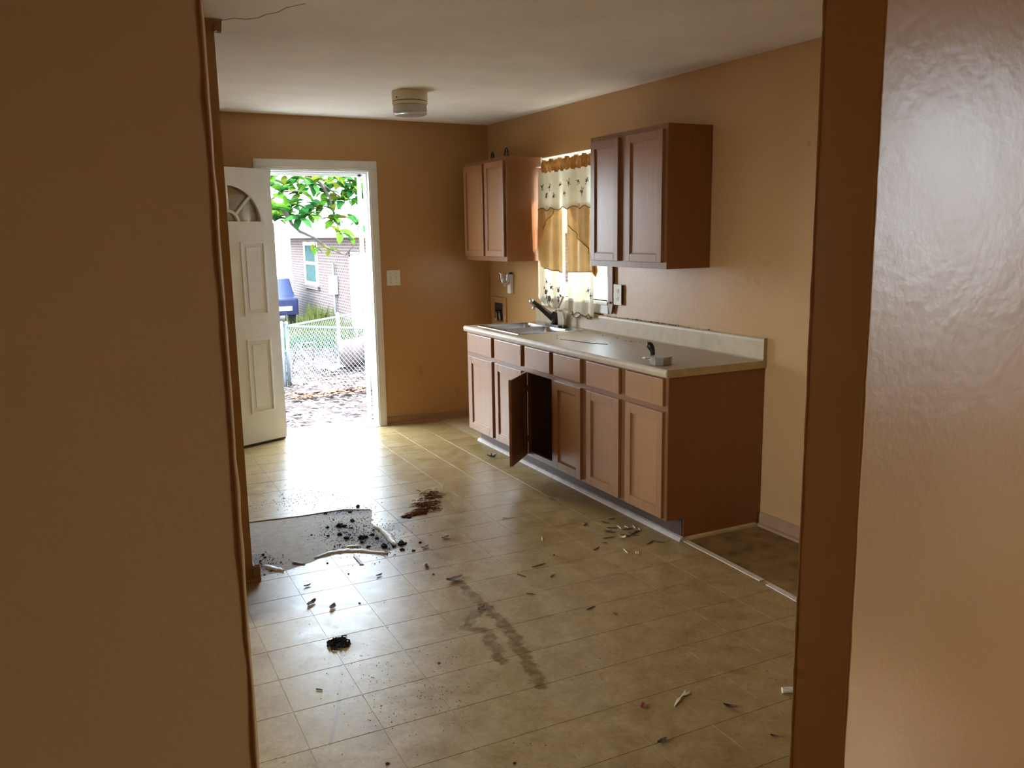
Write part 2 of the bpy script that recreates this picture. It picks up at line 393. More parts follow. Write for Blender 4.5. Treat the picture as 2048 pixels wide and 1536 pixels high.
# ------------------------------------------------------------------ mesh builder
WL = {}
class MB:
    def __init__(s): s.v = []; s.f = []
    def add(s, vs_, fs):
        n = len(s.v); s.v += [tuple(a) for a in vs_]; s.f += [tuple(i + n for i in f) for f in fs]; return s
    def box(s, x0, x1, y0, y1, z0, z1):
        x0, x1 = min(x0, x1), max(x0, x1); y0, y1 = min(y0, y1), max(y0, y1); z0, z1 = min(z0, z1), max(z0, z1)
        return s.add([(x0, y0, z0), (x1, y0, z0), (x1, y1, z0), (x0, y1, z0), (x0, y0, z1), (x1, y0, z1), (x1, y1, z1), (x0, y1, z1)],
                     [(0, 3, 2, 1), (4, 5, 6, 7), (0, 1, 5, 4), (1, 2, 6, 5), (2, 3, 7, 6), (3, 0, 4, 7)])
    def prism(s, poly, axis, a, b):
        """poly: 2-D points; axis 'x': (y,z), 'y': (x,z), 'z': (x,y)"""
        def P(p, t): return {'x': (t, p[0], p[1]), 'y': (p[0], t, p[1]), 'z': (p[0], p[1], t)}[axis]
        n = len(poly)
        vs_ = [P(p, a) for p in poly] + [P(p, b) for p in poly]
        return s.add(vs_, [tuple(range(n))[::-1], tuple(range(n, 2 * n))] + [(i, (i + 1) % n, n + (i + 1) % n, n + i) for i in range(n)])
    def tube(s, pts, r, n=8, caps=True):
        pts = [Vector(p) for p in pts]; rs = r if isinstance(r, (list, tuple)) else [r] * len(pts)
        rings = []
        up = None
        for i, p in enumerate(pts):
            t = (pts[min(i + 1, len(pts) - 1)] - pts[max(i - 1, 0)]).normalized()
            if up is None: up = Vector((0, 0, 1)) if abs(t.z) < 0.9 else Vector((1, 0, 0))
            a = t.cross(up).normalized(); b = a.cross(t).normalized(); up = b
            rings.append([p + (a * math.cos(k * 2 * PI / n) + b * math.sin(k * 2 * PI / n)) * rs[i] for k in range(n)])
        vs_ = [q for g in rings for q in g]; fs = []
        for i in range(len(pts) - 1):
            for k in range(n): fs.append((i * n + k, i * n + (k + 1) % n, (i + 1) * n + (k + 1) % n, (i + 1) * n + k))
        if caps: fs += [tuple(range(n))[::-1], tuple(range(len(vs_) - n, len(vs_)))]
        return s.add(vs_, fs)
    def lathe(s, prof, c=(0, 0, 0), n=24, rf=None, caps=True):
        vs_ = []; fs = []
        for r, z in prof:
            for k in range(n):
                a = k * 2 * PI / n; rr = r * (rf(a, z) if rf else 1)
                vs_.append((c[0] + rr * math.cos(a), c[1] + rr * math.sin(a), c[2] + z))
        for i in range(len(prof) - 1):
            for k in range(n): fs.append((i * n + k, i * n + (k + 1) % n, (i + 1) * n + (k + 1) % n, (i + 1) * n + k))
        if caps: fs += [tuple(range(n))[::-1], tuple(range(len(vs_) - n, len(vs_)))]
        return s.add(vs_, fs)
    def grid(s, fn, nu, nv):
        vs_ = [fn(i / nu, j / nv) for j in range(nv + 1) for i in range(nu + 1)]
        return s.add(vs_, [(j * (nu + 1) + i, j * (nu + 1) + i + 1, (j + 1) * (nu + 1) + i + 1, (j + 1) * (nu + 1) + i) for j in range(nv) for i in range(nu)])
    def mesh(s, name, mat, smooth=False, bevel=0, off=(0, 0, 0)):
        me = bpy.data.meshes.new(name)
        me.from_pydata([(a - off[0], b - off[1], c - off[2]) for a, b, c in s.v], [], s.f)
        bm = bmesh.new(); bm.from_mesh(me)
        bmesh.ops.recalc_face_normals(bm, faces=bm.faces)
        if bevel:
            es = [e for e in bm.edges if len(e.link_faces) == 2 and e.calc_face_angle(0) > 0.5]
            bmesh.ops.bevel(bm, geom=es, offset=bevel, segments=2, profile=0.6, affect='EDGES', clamp_overlap=True)
        bm.to_mesh(me); bm.free()
        if smooth:
            for p in me.polygons: p.use_smooth = True
        me.materials.append(M[mat] if isinstance(mat, str) else mat)
        return me
    def build(s, name, mat, parent=None, smooth=False, bevel=0, local=False, org=None):
        """world coordinates unless local; a part keeps its parent's origin"""
        if parent is not None: off = (0, 0, 0) if local else WL.get(parent, (0, 0, 0))
        elif org is not None: off = org
        else:
            xs = [v[0] for v in s.v]; ys = [v[1] for v in s.v]; zs = [v[2] for v in s.v]
            off = ((min(xs) + max(xs)) / 2, (min(ys) + max(ys)) / 2, min(zs))
        me = s.mesh(name, mat, smooth, bevel, off)
        o = bpy.data.objects.new(name, me); C.objects.link(o)
        if parent is not None: o.parent = parent; WL[o] = WL.get(parent, (0, 0, 0))
        else: o.location = off; WL[o] = tuple(off)
        return o

def tag(o, label, cat, group=None, kind=None):
    o['label'] = label
    if cat: o['category'] = cat
    if group: o['group'] = group
    if kind: o['kind'] = kind
    return o
def struct(o, label=None):
    o['kind'] = 'structure'
    if label: o['label'] = label
    return o
def thing(name, loc, label=None, cat=None, group=None, rotz=0):
    o = bpy.data.objects.new(name, None); C.objects.link(o)
    o.location = loc; o.rotation_euler = (0, 0, rotz); o.empty_display_size = 0.05
    WL[o] = tuple(loc)
    if label: tag(o, label, cat, group)
    return o
def place(name, me, loc, parent=None, rot=(0, 0, 0), scale=(1, 1, 1)):
    o = bpy.data.objects.new(name, me); C.objects.link(o)
    if parent is not None:
        w = WL[parent]; o.parent = parent; loc = tuple(a - b for a, b in zip(loc, w))
    o.location = loc; o.rotation_euler = rot; o.scale = scale
    return o

# ================================================================== THE ROOM
def ceil_z(x, y): return 2.524 - 0.006 * x + 0.0097 * y
XL, YF = -5.2, -10.0            # left and front limits of the house

def wall_with_hole(name, mat, axis, t0, t1, a0, a1, z1, holes, label):
    """axis 'x': wall at x in [t0,t1] running along y; 'y': wall at y in [t0,t1] running along x"""
    mb = MB()
    def bx(p, q, z0, z2):
        if q - p < 1e-4 or z2 - z0 < 1e-4: return
        if axis == 'x': mb.box(t0, t1, p, q, z0, z2)
        else: mb.box(p, q, t0, t1, z0, z2)
    cur = a0
    for (h0, h1, hz0, hz1) in sorted(holes):
        bx(cur, h0, -0.1, z1); bx(h0, h1, -0.1, hz0); bx(h0, h1, hz1, z1); cur = h1
    bx(cur, a1, -0.1, z1)
    return struct(mb.build(name, mat, org=(0, 0, 0)), label)

wall_right = wall_with_hole('wall_right', 'wall', 'x', 0.0, 0.15, YF - 0.15, 0.15, 2.62,
                            [(-1.92, -0.98, 1.13, 2.17), (-8.15, -7.12, 0.85, 2.2)], 'tan painted wall behind the cabinets')
wall_back = wall_with_hole('wall_back', 'wall', 'y', 0.0, 0.15, -2.80, 0.0, 2.62, [(-1.89, -1.07, 0.0, 2.13)], 'tan back wall with the open door')
wall_left = wall_with_hole('wall_left', 'wall', 'x', -2.80, -2.622, -2.91, 0.0, 2.62, [], 'end of the tan kitchen side wall')
wall_dining_shade_block = wall_with_hole('wall_dining_shade_block', 'wall', 'y', -3.40, -2.785, XL, -2.80, 2.62, [], 'unseen tan dining wall, thickened to shade the side wall end')  # unseen wall, made thick to keep window light off the side wall end
wall_dining_left = wall_with_hole('wall_dining_left', 'wall', 'x', XL - 0.15, XL, -5.95, -2.785, 2.62, [(-4.77, -3.47, 0.6, 2.3)], 'tan outer wall of the dining side')
wall_partition_left = wall_with_hole('wall_partition_left', 'wall', 'y', -5.947, -4.85, XL - 0.15, -3.0745, 2.62, [], 'dark tan wall at the left of the opening, deepened to shade the jamb')  # hidden depth behind the front face added to shade the opening's jamb
wall_partition_right = wall_with_hole('wall_partition_right', 'wall', 'y', -5.947, -5.827, -2.1066, 0.0, 2.62, [], 'glossy tan wall at the right of the opening')
wall_header = struct(MB().box(-3.0745, -2.1066, -5.947, -5.827, 2.06, 2.62).build('wall_header', 'wall', org=(0, 0, 0)), 'tan header over the opening')
wall_front_left = wall_with_hole('wall_front_left', 'wall', 'x', XL - 0.15, XL, YF, -5.947, 2.62, [], 'tan left wall of the front room')
wall_front = wall_with_hole('wall_front', 'wall', 'y', YF - 0.15, YF, XL - 0.15, 0.0, 2.62, [], 'tan wall behind the viewer')
# rounded corner beads of paint on the opening's edges
for nm, xx, yy in (('trim_5', -3.0745, -5.947), ('trim_6', -2.1066, -5.947), ('trim_7', -2.1066, -5.827)):
    b_ = MB(); random.seed(int(abs(yy) * 100))
    pts = []; rr = []
    for i in range(60):
        z = 2.05 * i / 59
        pts.append((xx + random.uniform(-.0006, .0006), yy + random.uniform(-.0006, .0006), z)); rr.append(0.0028 + random.uniform(-.0008, .0010))
    struct(b_.tube(pts, rr, 8).build(nm, 'wall', smooth=True), 'lumpy painted corner bead of the opening')

cb = MB()
cs = [(XL - 0.2, YF - 0.2), (0.2, YF - 0.2), (0.2, 0.2), (XL - 0.2, 0.2)]
cb.add([(x, y, ceil_z(x, y)) for x, y in cs] + [(x, y, ceil_z(x, y) + 0.12) for x, y in cs],
       [(0, 1, 2, 3), (7, 6, 5, 4), (0, 4, 5, 1), (1, 5, 6, 2), (2, 6, 7, 3), (3, 7, 4, 0)])
ceiling = struct(cb.build('ceiling', 'ceiling', org=(0, 0, 0)), 'off-white textured ceiling')
ck = MB(); pts = [(-2.60, -2.90), (-2.55, -2.98), (-2.50, -2.985), (-2.455, -3.03), (-2.44, -3.10), (-2.40, -3.16), (-2.385, -3.25), (-2.33, -3.34)]
for (a, b) in chain(pts):
    ck.tube([(a[0], a[1], ceil_z(*a) + .0005), (b[0], b[1], ceil_z(*b) + .0005)], 0.0022, 5)
ck.build('crack', 'crack', ceiling)

# ---- floor slab and vinyl tiles
floor = struct(MB().box(XL - 0.15, 0.15, YF - 0.15, 0.15, -0.10, -0.0015).build('floor', 'grout', org=(0, 0, 0)), 'beige vinyl floor printed with square tiles')
TEAR = [(-2.621, -2.030), (-2.52, -2.042), (-2.385, -2.068), (-2.216, -2.081), (-2.069, -2.08), (-1.921, -2.088), (-1.819, -2.177), (-1.881, -2.416), (-1.872, -2.552),
        (-1.879, -2.752), (-1.884, -2.84), (-1.968, -2.899), (-2.084, -2.803), (-2.207, -2.776), (-2.359, -2.83), (-2.453, -2.866), (-2.563, -2.877), (-2.60, -2.915), (-2.621, -2.90)]
def rag(poly, seed, step=0.035, amp=0.010):
    random.seed(seed); out = []
    n = len(poly)
    for i in range(n):
        a, b = Vector(poly[i]), Vector(poly[(i + 1) % n]); L = (b - a).length; k = max(1, int(L / step))
        for j in range(k):
            q = a.lerp(b, j / k)
            if 0 < i < n - 2: q = q + Vector((random.uniform(-amp, amp), random.uniform(-amp, amp)))
            out.append((q.x, q.y))
    return out
TEARR = rag(TEAR, 4)
def inside(p, poly):
    x, y = p; c = False; n = len(poly)
    for i in range(n):
        (x1, y1), (x2, y2) = poly[i], poly[(i + 1) % n]
        if (y1 > y) != (y2 > y) and x < (x2 - x1) * (y - y1) / (y2 - y1) + x1: c = not c
    return c
TS, X0, Y0, GAP = 0.2415, -1.255, -4.158, 0.0024
hs = TS / 2 - GAP / 2
tmb = MB()
def tile_geo(mb, cx, cy, h=hs, z=0.0):
    c = 0.0006
    o_ = [(-h, -h), (h, -h), (h, h), (-h, h)]
    mb.add([(cx + x, cy + y, -0.0014) for x, y in o_] + [(cx + x * (h - c) / h, cy + y * (h - c) / h, z) for x, y in o_],
           [(4, 5, 6, 7), (0, 1, 5, 4), (1, 2, 6, 5), (2, 3, 7, 6), (3, 0, 4, 7)])
tile_geo(tmb, 0, 0)
tile_me = tmb.mesh('tile', 'vinyl')
rest = MB()
tx0, tx1, ty0, ty1 = (min(p[0] for p in TEARR), max(p[0] for p in TEARR), min(p[1] for p in TEARR), max(p[1] for p in TEARR))
for i in range(-8, 20):
    for j in range(-26, 28):
        cx = X0 + TS / 2 - i * TS; cy = Y0 + TS / 2 + j * TS
        if cx > 0.02 or cx < XL + 0.0 or cy < YF + .05 or cy > 0.02: continue
        if cx + hs > -0.50 and cy > -5.80: 
            continue                              # under the cabinets and the bare stove bay
        if cy > -2.8 and cx < -2.70: continue     # beyond the side wall
        vis = (-2.80 < cx < -0.4) and (-5.72 < cy)
        if not vis:
            if cy > -5.85: tile_geo(rest, cx, cy)
            continue
        if cx + hs > tx0 and cx - hs < tx1 and cy + hs > ty0 and cy - hs < ty1:
            # cut the torn patch out of this tile
            vsx = [Vector((cx - hs, cy - hs)), Vector((cx + hs, cy - hs)), Vector((cx + hs, cy + hs)), Vector((cx - hs, cy + hs))] + [Vector(q) for q in TEARR]
            n = len(TEARR); ed = [(4 + k, 4 + (k + 1) % n) for k in range(n)] + [(0, 1), (1, 2), (2, 3), (3, 0)]
            r = delaunay_2d_cdt(vsx, ed, [(0, 1, 2, 3)], 1, 1e-6)
            ov, of = r[0], r[2]
            keep = []
            for f in of:
                ctr = sum((ov[k] for k in f), Vector((0, 0))) / len(f)
                if abs(ctr.x - cx) < hs and abs(ctr.y - cy) < hs and not inside(ctr, TEARR): keep.append(f)
            if not keep: continue
            used = sorted({k for f in keep for k in f}); ix = {k: q for q, k in enumerate(used)}
            mb = MB(); nn = len(used)
            mb.v = [(ov[k].x, ov[k].y, 0.0004) for k in used] + [(ov[k].x, ov[k].y, -0.0014) for k in used]
            mb.f = [tuple(ix[k] for k in f) for f in keep]
            cnt = {}
            for f in keep:
                for a, b in zip(f, f[1:] + f[:1]): cnt[(a, b)] = cnt.get((a, b), 0) + 1
            for (a, b) in cnt:
                if (b, a) not in cnt: mb.f.append((ix[a], ix[b], ix[b] + nn, ix[a] + nn))
            mb.build('tile', 'vinyl', floor)
        else:
            place('tile', tile_me, (cx, cy, 0), floor)
o = rest.build('tile_field', 'vinyl', floor); o['kind'] = 'stuff'
r = delaunay_2d_cdt([Vector(q) for q in TEARR], [(k, (k + 1) % len(TEARR)) for k in range(len(TEARR))], [], 0, 1e-6)
ub = MB(); ub.v = [(q.x, q.y, -0.0009) for q in r[0]]
ub.f = [tuple(f) for f in r[2] if inside(sum((r[0][k] for k in f), Vector((0, 0))) / 3, TEARR)]
o = ub.build('exposed_underlay', 'underlay', floor); o['label'] = 'brownish torn backing where the vinyl is ripped away'
o = MB().box(-0.512, 0.0, -5.826, -3.466, -0.0015, -0.0004).build('stove_bay_floor', 'stove_floor', floor); o['label'] = 'grimy bare floor beside the cabinet end'
o = MB().box(XL, 0.0, YF, -5.85, -0.0015, 0.001).build('added_bounce_boards', 'bounce_wood', floor); o['label'] = 'orange-brown boards added out of view to warm the front room light'
# curled, torn vinyl edges
def ribbon(mb, pts, w, lift, seed=0):
    random.seed(seed); n = len(pts)
    P = [Vector((x, y, 0)) for x, y in pts]; rows = []
    for i, p in enumerate(P):
        t = (P[min(i + 1, n - 1)] - P[max(i - 1, 0)]).normalized(); s = Vector((-t.y, t.x, 0))
        ww = w * (0.25 + 0.75 * math.sin(PI * (i + .35) / (n - .3))) * random.uniform(0.8, 1.15)
        ww = max(ww, .002); l = lift * random.uniform(.6, 1.1)
        rows.append([p + s * (-ww / 2) + Vector((0, 0, .0008)), p + Vector((0, 0, l * .7 + .001)), p + s * (ww / 2) + Vector((0, 0, l + .001))])
    vs_ = [q for r_ in rows for q in r_] + [q + Vector((0, 0, .0012)) for r_ in rows for q in r_]
    N = 3 * n; fs = []
    for i in range(n - 1):
        for k in range(2):
            a = i * 3 + k
            fs += [(a, a + 1, a + 4, a + 3), (N + a + 3, N + a + 4, N + a + 1, N + a)]
        fs += [(i * 3, i * 3 + 3, N + i * 3 + 3, N + i * 3), (i * 3 + 2, N + i * 3 + 2, N + i * 3 + 5, i * 3 + 5)]
    fs += [(0, N, N + 1, 1), (1, N + 1, N + 2, 2)]
    e = (n - 1) * 3; fs += [(e, e + 1, N + e + 1, N + e), (e + 1, e + 2, N + e + 2, N + e + 1)]
    mb.add(vs_, fs)
def dens(pts, k=4):
    out = []
    for a, b in chain(pts):
        for j in range(k): out.append((a[0] + (b[0] - a[0]) * j / k, a[1] + (b[1] - a[1]) * j / k))
    return out + [pts[-1]]
for pts, w, l in (([(-2.305, -2.792), (-2.205, -2.753), (-2.128, -2.772), (-2.083, -2.792), (-2.03, -2.841), (-1.955, -2.915)], 0.035, 0.012),
                  ([(-1.894, -2.456), (-1.874, -2.542), (-1.869, -2.662), (-1.879, -2.752), (-1.882, -2.817)], 0.040, 0.014),
                  ([(-2.545, -2.767), (-2.517, -2.824), (-2.472, -2.889)], 0.035, 0.012),
                  ([(-2.360, -2.835), (-2.39, -2.80), (-2.41, -2.77)], 0.02, 0.008)):
    mb = MB(); ribbon(mb, dens(pts), w, l, 7)
    o = mb.build('curled_vinyl_edge', 'backing', floor, smooth=True); o['label'] = 'white curled edge of torn vinyl'
mb = MB(); ribbon(mb, dens([(-2.60, -2.035), (-2.52, -2.04), (-2.216, -2.075), (-1.953, -2.082), (-1.819, -2.165)], 6), 0.02, 0.003, 3)
mb.build('torn_vinyl_lip', 'vinyl', floor, smooth=True)
# pale strips on the floor
mb = MB()
for (a, b) in chain([(-0.516, -3.470), (-0.521, -3.791), (-0.530, -4.060)]) + chain([(-0.534, -4.105), (-0.545, -4.287), (-0.56, -4.7), (-0.575, -5.2), (-0.59, -5.82)]):
    mb.add([(a[0] - .017, a[1], 0), (a[0] + .017, a[1], 0), (b[0] + .017, b[1], 0), (b[0] - .017, b[1], 0),
            (a[0] - .015, a[1], .003), (a[0] + .015, a[1], .003), (b[0] + .015, b[1], .003), (b[0] - .015, b[1], .003)],
           [(4, 5, 6, 7), (0, 1, 5, 4), (1, 2, 6, 5), (2, 3, 7, 6), (3, 0, 4, 7)])
o = mb.build('seam_strip', 'white_strip', floor); o['label'] = 'broken pale strip across the floor'

# ---- baseboards and trims
def baseboard(name, axis, t, sgn, a, b, label, h=0.075, mat='trim_tan'):
    mb = MB(); d = 0.014
    pr = [(0, 0), (sgn * d, 0), (sgn * d, h - .012), (sgn * .005, h), (0, h)]
    sh = [(sgn * d, 0), (sgn * (d + .017), 0), (sgn * (d + .014), .012), (sgn * d, .018)]
    for p in (pr, sh):
        q = [(t + x, z) for x, z in p]
        if axis == 'y': mb.prism(q, 'y', a, b)      # wall along y, profile in x-z
        else: mb.prism(q, 'x', a, b)
    return struct(mb.build(name, mat, org=(0, 0, 0)), label)
baseboard('baseboard_back', 'x', 0.0, -1, -1.006, -0.001, 'brown baseboard on the back wall')
baseboard('baseboard_right', 'y', 0.0, -1, -5.82, -3.47, 'brown baseboard beside the cabinet end')
baseboard('baseboard_left', 'y', -2.622, 1, -2.93, -0.42, 'brown baseboard on the side wall')
baseboard('baseboard_dining', 'x', -2.91, -1, -2.798, -2.590, 'brown baseboard round the side wall end')
mb = MB()                                                     # small crown piece where the side wall end meets the ceiling
zc = ceil_z(-2.66, -2.9)
mb.prism([(-2.94, zc), (-2.91, zc - .045), (-2.90, zc - .05), (-2.90, zc)], 'x', -2.798, -2.592)
mb.prism([(-2.622, zc), (-2.622, zc - .05), (-2.612, zc - .045), (-2.587, zc)], 'y', -2.93, -2.82)
struct(mb.build('trim_8', 'trim_tan', org=(0, 0, 0)), 'broken brown crown moulding on the side wall end')

# ---- door frame (casing, jambs, stop, threshold)
trim_1 = struct(thing('trim_1', (-1.48, 0, 0)), 'white casing of the back door')
def casing(p0, p1, vert, name='casing'):
    mb = MB()
    if vert:
        x0, x1, z1 = p0, p1, 2.1245
        w = x1 - x0
        mb.box(x0, x1, -.014, 0, 0, z1)
        mb.box(x0 + w * .18, x1 - w * .18, -.019, -.014, 0, z1)
    else:
        mb.box(p0, p1, -.014, 0, 2.13 - .005, 2.20)
        mb.box(p0 + .012, p1 - .012, -.019, -.014, 2.14, 2.188)
    return mb.build(name, 'white_paint', trim_1, bevel=.0025)
casing(-1.985, -1.880, True); casing(-1.080, -1.006, True); casing(-1.985, -1.006, False)
for x0, x1 in ((-1.905, -1.888), (-1.072, -1.055)):
    MB().box(x0, x1, -.004, .17, 0, 2.13).build('jamb', 'white_paint', trim_1, bevel=.001)
MB().box(-1.89, -1.07, -.004, .17, 2.115, 2.145).build('head_jamb', 'white_paint', trim_1, bevel=.001)
for x0, x1 in ((-1.888, -1.876), (-1.084, -1.072)):
    MB().box(x0, x1, .05, .085, 0.02, 2.115).build('door_stop', 'white_paint', trim_1, bevel=.001)
MB().box(-1.876, -1.084, .05, .085, 2.103, 2.115).build('door_stop', 'white_paint', trim_1, bevel=.001)
th = MB().prism([(-.03, 0), (-.02, .012), (.02, .022), (.17, .022), (.19, 0), (.19, -.02), (-.03, -.001)], 'x', -1.89, -1.07).build('threshold', 'white_paint', trim_1)
th['label'] = 'pale metal door sill'
MB().box(-1.0735, -1.070, .015, .04, .98, 1.06).build('strike_plate', 'dull_metal', trim_1)
MB().box(-1.0735, -1.070, .015, .04, 1.20, 1.25).build('strike_plate', 'dull_metal', trim_1)
# storm door left open against the outside: its closer-side frame shows at the right of the opening
sd = thing('trim_2', (-1.10, .2, 0)); struct(sd, 'white metal storm door frame in the back doorway')
MB().box(-1.115, -1.085, .172, .20, .02, 2.11).build('frame_upright', 'white_paint', sd, bevel=.002)
MB().box(-1.89, -1.07, .172, .20, 2.09, 2.13).build('frame_head', 'white_paint', sd, bevel=.002)
MB().box(-1.126, -1.115, .165, .205, .93, 1.00).build('latch', 'dull_metal', sd, bevel=.002)

# ---- the open back door (swung nearly flat to the wall)
door = thing('door_1', (-1.885, -.028, 0), rotz=math.radians(204)); struct(door, 'open white panelled back door with half-round window')
DW, DB, DT, DY = 0.78, 0.022, 2.118, 0.044
fc, fz, fr = 0.395, 1.712, 0.285
mb = MB(); mb.box(0, DW, 0, DY, DB, fz)
def ring_wall(mb, inner, outer, y0, y1):
    n = len(inner)
    vs_ = [(x, y0, z) for x, z in inner] + [(x, y0, z) for x, z in outer] + [(x, y1, z) for x, z in inner] + [(x, y1, z) for x, z in outer]
    fs = []
    for i in range(n - 1):
        fs += [(i, i + 1, n + i + 1, n + i), (2 * n + i, 3 * n + i, 3 * n + i + 1, 2 * n + i + 1), (i, 2 * n + i, 2 * n + i + 1, i + 1), (n + i, n + i + 1, 3 * n + i + 1, 3 * n + i)]
    fs += [(0, n, 3 * n, 2 * n), (n - 1, 3 * n - 1, 4 * n - 1, 2 * n - 1)]
    mb.add(vs_, fs)
inn, out = [], []
for k in range(33):
    a = PI * k / 32; ca, sa = math.cos(a), math.sin(a)
    inn.append((fc + fr * ca, fz + fr * sa))
    t = min((DW - fc) / abs(ca) if abs(ca) > 1e-6 else 9, (DT - fz) / sa if sa > 1e-6 else 9)
    out.append((fc + t * ca, fz + t * sa))
for ang in (math.atan2(DT - fz, DW - fc), PI - math.atan2(DT - fz, DW - fc)):
    k = min(range(33), key=lambda q: abs(PI * q / 32 - ang))
    out[k] = (DW if ang < PI / 2 else 0, DT)
ring_wall(mb, inn, out, 0, DY)
mb.build('door_slab', 'white_paint', door, local=True)
def moulding(mb, u0, u1, z0, z1, y):
    w = .016
    for (a, b, c, d) in ((u0, u1, z0, z0 + w), (u0, u1, z1 - w, z1), (u0, u0 + w, z0 + w, z1 - w), (u1 - w, u1, z0 + w, z1 - w)):
        mb.box(a, b, y - .001, y + .009, c, d)
for u0, u1 in ((.100, .312), (.472, .684)):
    for z0, z1 in ((1.015, 1.575), (.256, .835)):
        pm = MB(); moulding(pm, u0, u1, z0, z1, DY)
        pan = pm.build('raised_panel', 'white_paint', door, local=True, bevel=.003)
        o = MB().box(u0 + .045, u1 - .045, DY - .001, DY + .006, z0 + .045, z1 - .045).build('panel_field', 'white_paint', pan, local=True, bevel=.004)
# half-round window
def arc_pts(r, n=32): return [(fc + r * math.cos(PI * k / n), fz + r * math.sin(PI * k / n)) for k in range(n + 1)]
mb = MB(); ring_wall(mb, arc_pts(fr - .012), arc_pts(fr + .026), DY - .004, DY + .012)
mb.box(fc - fr - .026, fc + fr + .026, DY - .004, DY + .012, fz - .026, fz + .012)
mb.build('fanlight_frame', 'white_paint', door, local=True, bevel=.003)
mb = MB(); mb.prism(arc_pts(fr - .004), 'y', .018, .026); fl = mb.build('fanlight_glass', 'pane', door, local=True)
for a in (45, 90, 135):
    ca, sa = math.cos(math.radians(a)), math.sin(math.radians(a)); w = .009
    q = [(fc + .09 * ca - w * sa, fz + .09 * sa + w * ca), (fc + .09 * ca + w * sa, fz + .09 * sa - w * ca), (fc + (fr - .006) * ca + w * sa, fz + (fr - .006) * sa - w * ca), (fc + (fr - .006) * ca - w * sa, fz + (fr - .006) * sa + w * ca)]
    MB().prism(q, 'y', .028, DY + .006).build('muntin', 'white_paint', fl, local=True, bevel=.002)
mb = MB(); ring_wall(mb, arc_pts(.078, 20), arc_pts(.098, 20), .028, DY + .006); mb.build('muntin_arc', 'white_paint', fl, local=True)
for z in (.25, 1.06, 1.88):
    MB().lathe([(.007, 0), (.007, .09)], (-.004, -.004, z), 10).build('hinge', 'dull_metal', door, local=True, smooth=False)
MB().box(.01, DW - .01, .006, .038, .004, DB).build('door_sweep', 'dark_gap', door, local=True)
kn = MB()
for sgn, y in ((1, DY), (-1, 0)):
    kn.tube([(.715, y, .95), (.715, y + sgn * .006, .95)], .028, 16); kn.tube([(.715, y + sgn * .006, .95), (.715, y + sgn * .03, .95), (.715, y + sgn * .045, .95), (.715, y + sgn * .055, .95)], [.012, .016, .026, .016], 16)
kn.build('door_knob', 'dull_metal', door, local=True, smooth=True)

# ---- kitchen window
win = struct(thing('window_1', (0, -1.45, 1.13)), 'kitchen window behind the gold and cream curtain')
wy0, wy1, wz0, wz1 = -1.92, -0.98, 1.13, 2.17
for a in ((wy0, wy0 + .045, wz0, wz1), (wy1 - .045, wy1, wz0, wz1), (wy0 + .045, wy1 - .045, wz0, wz0 + .04), (wy0 + .045, wy1 - .045, wz1 - .045, wz1)):
    MB().box(.06, .14, *a).build('window_frame', 'white_paint', win, bevel=.003)
for k, (z0, z1, x) in enumerate(((wz0 + .04, 1.65, .075), (1.62, wz1 - .045, .10))):
    s = MB(); s.box(x, x + .028, wy0 + .045, wy0 + .08, z0, z1); s.box(x, x + .028, wy1 - .08, wy1 - .045, z0, z1)
    s.box(x, x + .028, wy0 + .08, wy1 - .08, z0, z0 + .05); s.box(x, x + .028, wy0 + .08, wy1 - .08, z1 - .035, z1)
    sa = s.build('sash', 'white_paint', win, bevel=.002)
    MB().box(x + .012, x + .016, wy0 + .08, wy1 - .08, z0 + .05, z1 - .035).build('pane', 'pane', sa)
mb = MB(); mb.box(-.03, .06, wy0 - .03, wy1 + .03, wz0 - .022, wz0)
mb.build('window_sill', 'white_paint', win, bevel=.004)
MB().box(-.012, 0, wy0 - .012, wy1 + .012, wz0 - .085, wz0 - .022).build('apron', 'white_paint', win, bevel=.003)
for a, b in ((wy0 - .045, wy0), (wy1, wy1 + .012)):
    MB().box(-.010, 0, a, b, wz0, wz1 + .006).build('side_casing', 'white_paint', win, bevel=.002)
for a in ((wy0, wy0 + .004, wz0, wz1), (wy1 - .004, wy1, wz0, wz1), (wy0, wy1, wz1 - .004, wz1)):
    MB().box(0, .06, *a).build('reveal', 'white_paint', win)
MB().box(.066, .074, -1.46, -1.44, 1.648, 1.672).build('sash_lock', 'dull_metal', win)

# ---- windows of the rooms the photograph does not look into (they light it)
def side_window(name, x0, x1, y0, y1, z0, z1, label):
    w = struct(thing(name, ((x0 + x1) / 2, (y0 + y1) / 2, z0)), label)
    for a in ((y0, y0 + .05, z0, z1), (y1 - .05, y1, z0, z1), (y0 + .05, y1 - .05, z0, z0 + .05), (y0 + .05, y1 - .05, z1 - .05, z1), ((y0 + y1) / 2 - .02, (y0 + y1) / 2 + .02, z0 + .05, z1 - .05)):
        MB().box(x0, x1, *a).build('window_frame', 'white_paint', w)
    for a, b in ((y0 + .05, (y0 + y1) / 2 - .02), ((y0 + y1) / 2 + .02, y1 - .05)):
        MB().box((x0 + x1) / 2 - .002, (x0 + x1) / 2 + .002, a, b, z0 + .05, z1 - .05).build('pane', 'pane', w)
side_window('window_2', .04, .11, -8.15, -7.12, .85, 2.2, 'window of the front room')
side_window('added_window', XL - .11, XL - .04, -4.77, -3.47, .6, 2.3, 'added unseen window lighting the kitchen from the dining side')  # unseen window added to brighten the cabinet fronts and right wall
